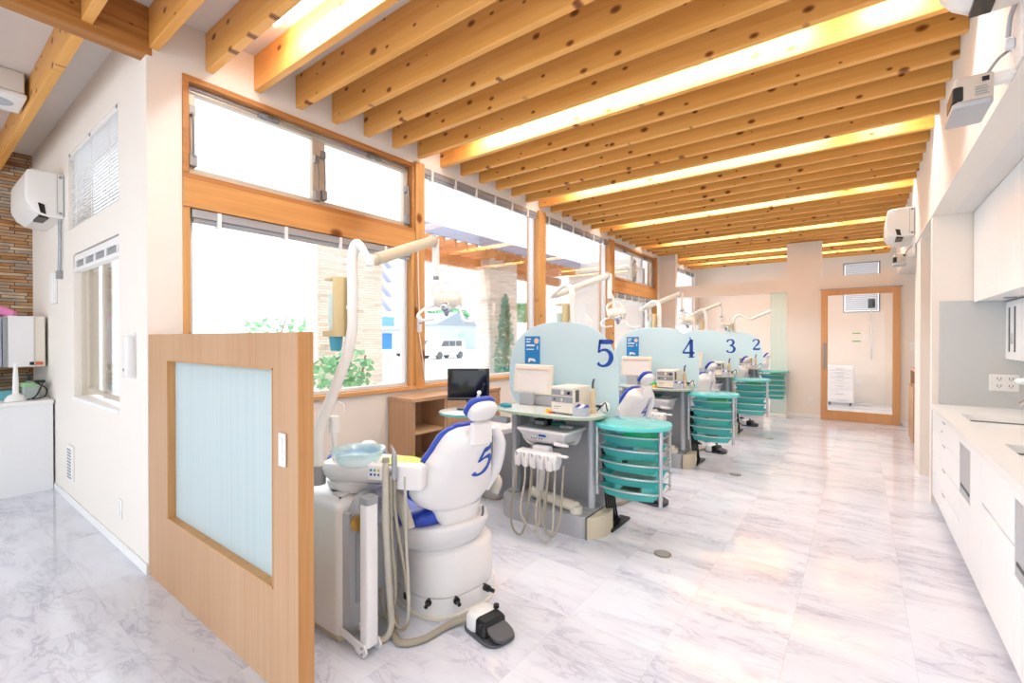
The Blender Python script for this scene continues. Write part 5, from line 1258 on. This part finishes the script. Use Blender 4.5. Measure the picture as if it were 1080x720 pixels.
# ---- tray tower ---------------------------------------------------------
def make_tower(k):
    t = thing('tray_tower', 'teal oval-topped tray tower with chrome rails right of the screen numbered %s' % NUM[k], 'tray tower', (-1.25, 3.08, 0), 'teal tray towers')
    A, B = Vector((-1.475, 2.97, 0)), Vector((-1.035, 3.0, 0))
    o = ell(-1.262, 3.09, .262, .235, 56, 2.2, R(12))
    MB().prism(o, .79, .82, .008, .006).build('top_disc', TEALT, t, smooth=40)
    ang = math.atan2(B.y-A.y, B.x-A.x)
    for p, z0 in ((A, .31), (B, .30)):
        pp = MB().cyl((p.x, p.y, z0), (p.x, p.y, .80), .0135, n=14).build('post', STEEL, t)
    MB().cyl((A.x+.02, A.y+.30, .33), (A.x+.02, A.y+.30, .80), .008, n=10).build('post', STEEL, t)
    MB().cyl((B.x-.03, B.y+.28, .33), (B.x-.03, B.y+.28, .80), .008, n=10).build('post', STEEL, t)
    nx = Vector((-math.sin(ang), math.cos(ang), 0)); ux = Vector((math.cos(ang), math.sin(ang), 0))
    for i in range(5):
        z = .372+.092*i
        # tray: open tub with sloping sides
        def outl(d):
            P = []
            for u in [q/10 for q in range(11)]:
                bulge = -.035*math.sin(PI*u)
                P.append(A+ux*(.025+d+(.39-2*d)*u)+nx*(bulge+d))
            P += [A+ux*(.415-d)+nx*(.27-d), A+ux*(.025+d)+nx*(.27-d)]
            return P
        K = [(z-.066, .036), (z-.062, .028), (z, .006), (z+.004, -.004), (z+.004, .004), (z-.058, .032), (z-.062, .040)]
        m = MB(); m.loft([[(p.x, p.y, zz) for p in outl(d)] for zz, d in K]); tr = m.build('tray', TEAL, t, smooth=30)
        F = [A+nx*-.005]+[A+ux*(.44*u)+nx*(-.012-.05*math.sin(PI*u)) for u in (.12, .3, .5, .7, .88)]+[B]
        MB().tube([(p.x, p.y, z+.002) for p in F], .006, n=8).build('rail', STEEL, tr, smooth=60)
        Bk = [A+ux*.0, A+ux*-.005+nx*.14, A+nx*.29+ux*.03, A+nx*.29+ux*.41, B+nx*.14+ux*.005, B]
        MB().tube([(p.x, p.y, z-.004) for p in Bk], .004, n=6, sm=3).build('rail', STEEL, tr, smooth=60)
        MB().cyl((B.x+.0, B.y, z+.012), (B.x+.018, B.y-.004, z+.012), .008, n=8).build('rail_nut', STEEL, tr)
    t.location = Vector(t.location)+Vector((0, PITCH*k, 0))
    # contents
    rr = random.Random(40+k)
    def put(name, m, lab, cat, u, v, w, d, h, i, rot=0):
        z = .372+.092*i-.0615; c = A+ux*u+nx*v
        mb = MB(); mb.T = Matrix.Translation((c.x, c.y+PITCH*k, z)) @ Matrix.Rotation(ang+rot, 4, 'Z')
        mb.prism(rrect(0, 0, w, d, .008, 3), 0, h, .003)
        single(mb, name, m, lab, cat, (c.x, c.y+PITCH*k, z), 'things in the teal trays')
    q = 'of the tray tower by screen %s' % NUM[k]
    put('green_case', GREEN, 'bright green case in the top tray '+q, 'case', .275, .10, .19, .16, .085, 4)
    put('instrument_box', NAVY, 'small dark blue box in the top tray '+q, 'box', .11, .12, .10, .10, .035, 4)
    if k < 2:
        put('paper_packet', mat('packet_blue', '#8fc3e8', .5), 'pale blue paper packet in the second tray '+q, 'packet', .16, .10, .12, .09, .045, 3, .2)
        put('steel_dish', STEEL, 'grey dish in the second tray '+q, 'dish', .30, .14, .12, .12, .035, 3)
        put('black_jar', BLACK, 'black jar in the third tray '+q, 'jar', .17, .09, .035, .035, .052, 2)
        put('clear_box', mat('clear_green', '#a6dcc0', .3, alpha=.8), 'pale green box in the third tray '+q, 'box', .26, .14, .20, .14, .04, 2)
        put('grey_tray', GREYP, 'flat grey instrument tray in the fourth tray '+q, 'tray', .21, .12, .30, .16, .03, 1)
        put('brown_wallet', mat('brown_wallet', '#7d5b46', .6), 'brown wallet in the lowest tray '+q, 'wallet', .21, .10, .13, .08, .045, 0)
    return t

# ---- bench-top things on the cabinet table -----------------------------
def bench(k):
    y0 = PITCH*k; n = NUM[k]; q = 'on the cabinet with screen %s' % n
    oo = lambda t: setattr(t, 'location', Vector(t.location)+Vector((0, y0, 0)))
    t = thing('x_ray_viewer', 'cream film viewer panel on a grey foot '+q, 'film viewer', (-2.12, 3.10, .862), 'film viewers')
    m = MB(); m.T = Matrix.Translation((-2.13, 3.12, .95)) @ Matrix.Rotation(R(-8), 4, 'X')
    m.prism([(-.185, -.02), (.185, -.02), (.185, .02), (-.185, .02)][::1], 0, .238); pn = m.build('panel', CREAM, t, bevel=.010)
    m = MB(); m.T = Matrix.Translation((-2.13, 3.12, .95)) @ Matrix.Rotation(R(-8), 4, 'X'); m.box(-.152, -.023, .022, .152, -.02, .185); m.build('light_screen', mat('viewer_screen', '#ece6e2', .4), pn)
    m = MB(); m.T = Matrix.Translation((-2.13, 3.12, .95)) @ Matrix.Rotation(R(-8), 4, 'X'); m.box(-.165, -.030, .194, .160, -.02, .215); m.build('film_clip', mat('clip_pink', '#ead7c6', .5), pn, bevel=.004)
    MB().box(-2.23, 3.07, .862, -2.10, 3.16, .965).build('foot', GREYM, t, bevel=.006)
    MB().box(-2.10, 3.12, .862, -1.90, 3.16, .945).build('ledge', GREYM, t, bevel=.004); oo(t)
    t = thing('control_box', 'cream box with two grey dial panels '+q, 'control box', (-1.70, 2.95, .862), 'cream control boxes')
    m = MB(); Tm = Matrix.Translation((-1.685, 2.95, .862)) @ Matrix.Rotation(R(-3), 4, 'Z'); m.T = Tm
    m.box(-.095, -.10, .008, .095, .13, .195); m.build('case', CREAM, t, bevel=.006)
    for z0, z1 in ((.085, .125), (.135, .175)):
        m = MB(); m.T = Tm; m.box(-.088, -.106, z0, .088, -.099, z1); fp = m.build('dial_panel', GREYP, t, bevel=.002)
        m = MB(); m.T = Tm; zc = (z0+z1)/2
        if z0 > .1: m.box(-.005, -.110, z0+.006, .02, -.105, z1-.004); m.build('display', CREAM, fp); m = MB(); m.T = Tm; m.cyl((.062, -.105, zc), (.062, -.118, zc), .010, n=14); m.build('dial', BLACK, fp)
        else: m.cyl((-.06, -.105, zc), (-.06, -.112, zc), .008, n=12); m.build('dial', DGREY, fp); m = MB(); m.T = Tm; m.box(.0, -.115, z0+.008, .008, -.105, z1-.01); m.build('toggle', PLAIN, fp)
    m = MB(); m.T = Tm; m.box(.094, -.075, .09, .100, -.03, .175); m.build('side_dial', DGREY, t, bevel=.01)
    m = MB(); m.T = Tm; m.box(-.07, -.1015, .05, -.01, -.100, .056); m.box(-.07, -.1015, .036, -.03, -.100, .040); m.build('maker_print', GREYP, t, smooth=0)
    for x in (-.08, .08):
        for y in (-.085, .11): m = MB(); m.T = Tm; m.cyl((x, y, 0), (x, y, .009), .01, n=10); m.build('foot', BLACK, t)
    oo(t)
    t = thing('curing_light', 'beige handpiece standing beside the cream box '+q, 'handpiece', (-1.52, 3.02, .862), 'handpieces standing in holders')
    MB().lathe([(.030, 0), (.030, .03), (.022, .04), (.021, .12), (.024, .14), (.013, .165), (.011, .18)], (-1.535, 3.02, .862), 18).build('handle', mat('handpiece_beige', '#dcc6a4', .45), t)
    MB().tube([(-1.535, 3.02, 1.035), (-1.535, 3.02, 1.07), (-1.528, 3.015, 1.095), (-1.518, 3.01, 1.11)], [.011, .009, .009, .006], n=8).build('tip', DGREY, t, smooth=60)
    MB().tube([(-1.52, 3.05, .875), (-1.48, 3.06, .92), (-1.45, 3.05, .94), (-1.44, 3.06, .88)], .005, n=6).build('lead', BLACK, t); oo(t)
    t = thing('supply_box', 'clear box of blue rolls at the right table end '+q, 'box', (-1.53, 2.87, .862), 'clear supply boxes')
    MB().prism(rrect(-1.555, 2.885, .10, .09, .012, 3), .862, .92).build('box', mat('clear_box', '#cfd6de', .25, alpha=.75), t)
    for i in range(3): MB().cyl((-1.588+i*.033, 2.845, .905), (-1.588+i*.033, 2.915, .925), .014, n=10).build('roll', BLUE if i % 2 == 0 else PRINTW, t)
    oo(t)
    if k < 3:
        t = thing('chip_blower', 'white rubber bulb with black nozzle at the table end '+q, 'blower', (-1.475, 3.06, .862), 'rubber bulbs')
        MB().sell((-1.475, 3.10, .90), .035, .035, .038, .9).build('bulb', PLAIN, t, smooth=60)
        MB().tube([(-1.50, 3.08, .905), (-1.53, 3.06, .91), (-1.55, 3.05, .905)], [.012, .008, .004], n=8).build('nozzle', BLACK, t); oo(t)
    if k == 0:
        m = MB(); m.sell((-2.235, 2.90, .874), .055, .032, .018, .9); single(m, 'teal_sponge', TEALD, 'teal mouse-shaped pad at the left table end '+q, 'pad', (-2.235, 2.90, .862), smooth=60)
    if k < 2:
        t = thing('yellow_cap', 'small yellow cap left of the cream box '+q, 'cap', (-1.80, 2.82, .862), 'yellow caps')
        MB().lathe([(.02, 0), (.022, .015), (.012, .028)], (-1.815, 2.86, .862), 14).build('cap', YELLOW, t)
        MB().lathe([(.016, 0), (.016, .012)], (-1.785, 2.85, .862), 12).build('base', ORANGE, t); oo(t)
        if k == 1:
            m = MB(); m.sell((-1.83, 2.90+y0, .89), .03, .03, .028, .9); single(m, 'green_ball', GREEN, 'green rubber ball behind the yellow cap '+q, 'ball', (-1.83, 2.90+y0, .862), smooth=60)
    # on the doctor tray
    z = .745
    t = thing('handpiece_motor', 'black and silver motor unit lying under the table '+q, 'motor unit', (-1.93, 2.98, z), 'motor units under the tables')
    MB().prism(rrect(-1.93, 2.98, .12, .10, .015, 3), z, z+.045, .006).build('body', BLACK, t)
    MB().box(-1.975, 2.929, z+.006, -1.895, 2.9295, z+.032).build('face', GREYP, t); oo(t)
    single(MB().prism(rrect(-1.81, 3.0+y0, .10, .07, .012, 3), z, z+.03, .006), 'teal_holder', mat('dark_teal', '#0f6b62', .4), 'dark teal holder under the table '+q, 'holder', (-1.81, 3.0+y0, z), 'teal holders under the tables')
    single(MB().box(-1.76, 2.93+y0, z, -1.66, 2.97+y0, z+.02), 'grey_box', GREYM, 'flat grey box under the table '+q, 'box', (-1.70, 2.95+y0, z), 'flat grey boxes under the tables', bevel=.004)

# ---- window-side swivel table, monitor, bin -----------------------------
def side_set(k):
    y0 = PITCH*k; n = NUM[k]
    tx, ty, tz = -2.60, 2.84, .785
    t = thing('swivel_table', 'round teal-edged glass table on the window side of cabinet %s' % n, 'table', (tx, ty+y0, 0), 'round swivel tables')
    MB().prism(ell(tx, ty+y0, .225, .225, 48), tz, tz+.016).build('rim', TEALT, t)
    MB().prism(ell(tx, ty+y0, .222, .222, 48), tz+.016, tz+.019).build('top', mat('glass_top', '#e6f3ef', .1, coat=.5), t)
    MB().box(tx+.1, ty+.03+y0, tz-.05, -2.2, ty+.08+y0, tz-.005).build('swing_arm', GREYM, t, bevel=.006)
    MB().cyl((tx+.12, ty+.05+y0, tz-.06), (tx+.12, ty+.05+y0, tz), .03, n=16).build('pivot', GREYP, t)
    if k == 0:
        m = thing('computer_monitor', 'black flat computer monitor on the round teal table', 'monitor', (tx, ty, tz+.019))
        Tm = Matrix.Translation((tx-.03, ty+.06, .0)) @ Matrix.Rotation(R(37), 4, 'Z')
        b = MB(); b.T = Tm; b.box(-.175, -.02, .882, .175, .02, 1.148); c = b.build('bezel', BLACK, m, bevel=.006)
        b = MB(); b.T = Tm; b.box(-.155, -.0215, .91, .155, -.0195, 1.13); b.build('screen', mat('screen_black', '#0b0c0e', .08), c)
        b = MB(); b.T = Tm; b.box(.085, -.0212, 1.136, .14, -.0198, 1.140); b.build('brand_print', GREYM, c, smooth=0)
        b = MB(); b.T = Tm; b.box(-.17, -.0212, .899, .17, -.0198, .902); b.build('trim_line', GREYP, c, smooth=0)
        b = MB(); b.T = Tm; b.cyl((0, .03, .81), (0, .03, .95), .022, n=14); b.box(-.06, .02, .92, .06, .04, 1.05); b.build('stand', BLACK, m)
        b = MB(); b.T = Tm; b.prism(rrect(0, .03, .20, .15, .05), .804, .816); b.build('stand_base', BLACK, m)
    if k == 0:
        single(MB().tube([(-2.43, 2.735, .80), (-2.40, 2.72, .86), (-2.345, 2.70, .965)], [.012, .010, .011], n=8).sell((-2.335, 2.695, .985), .017, .017, .017, 1.0), 'white_wand', PLAIN, 'white wand with a round tip on the round teal table', 'wand', (-2.43, 2.735, .805), smooth=60)
    c = thing('waste_cart', 'grey waste cart with a white lid on the window side of cabinet %s' % n, 'cart', (-2.62, 3.25+y0, 0), 'grey waste carts')
    MB().prism(rrect(-2.66, 3.27+y0, .36, .36, .05), .03, .57).build('body', mat('cart_grey', '#b3b5ba', .45), c)
    MB().prism(rrect(-2.66, 3.27+y0, .40, .40, .06), .57, .62, .02).build('lid', SHELL, c)
    MB().prism(rrect(-2.66, 3.27+y0, .32, .32, .05), 0, .03).build('plinth', BEIGE, c)

ARMS = [(20, .10, 104, .56), (178, .235, 52, .56), (178, .235, 52, .56), (178, .235, 52, .56), (25, .28, 40, .52)]
for k in range(5):
    make_chair(k); make_spittoon(k, *ARMS[k])
    if k < 4:
        make_pedal(k); make_cabinet(k); make_tower(k); bench(k)
    if k < 3: side_set(k)
# slim white wand standing by the headrest of the first chair

# ================================================================== CAMERA, LIGHT
cd = bpy.data.cameras.new('camera'); co = bpy.data.objects.new('camera', cd); C.objects.link(co)
cd.sensor_width = 36; cd.lens = 488.5/1080*36; cd.clip_end = 300; cd.clip_start = .02
co.location = (0, 0, 1.4); co.rotation_euler = (R(90-.352), 0, R(36.8445))
bpy.context.scene.camera = co
wd = bpy.data.worlds.new('world'); bpy.context.scene.world = wd; wd.use_nodes = True
bg = wd.node_tree.nodes['Background']; bg.inputs[0].default_value = (.95, .98, 1, 1); bg.inputs[1].default_value = 1.3
sl = bpy.data.lights.new('sun', 'SUN'); sl.energy = 2.2; sl.angle = R(80); sl.color = (1, .98, .95)
so = bpy.data.objects.new('sun', sl); C.objects.link(so); so.rotation_euler = Vector((.80, .15, -.55)).to_track_quat('-Z', 'Y').to_euler()
def area(name, loc, rot, sx, sy, e, col=(1, 1, 1)):
    l = bpy.data.lights.new(name, 'AREA'); l.shape = 'RECTANGLE'; l.size = sx; l.size_y = sy; l.energy = e; l.color = col
    o = bpy.data.objects.new(name, l); C.objects.link(o); o.location = loc; o.rotation_euler = rot; return o
sc = bpy.context.scene
sc.view_settings.view_transform = 'Standard'; sc.view_settings.look = 'None'; sc.view_settings.exposure = 0.92
sc.view_settings.use_white_balance = True; sc.view_settings.white_balance_temperature = 6150
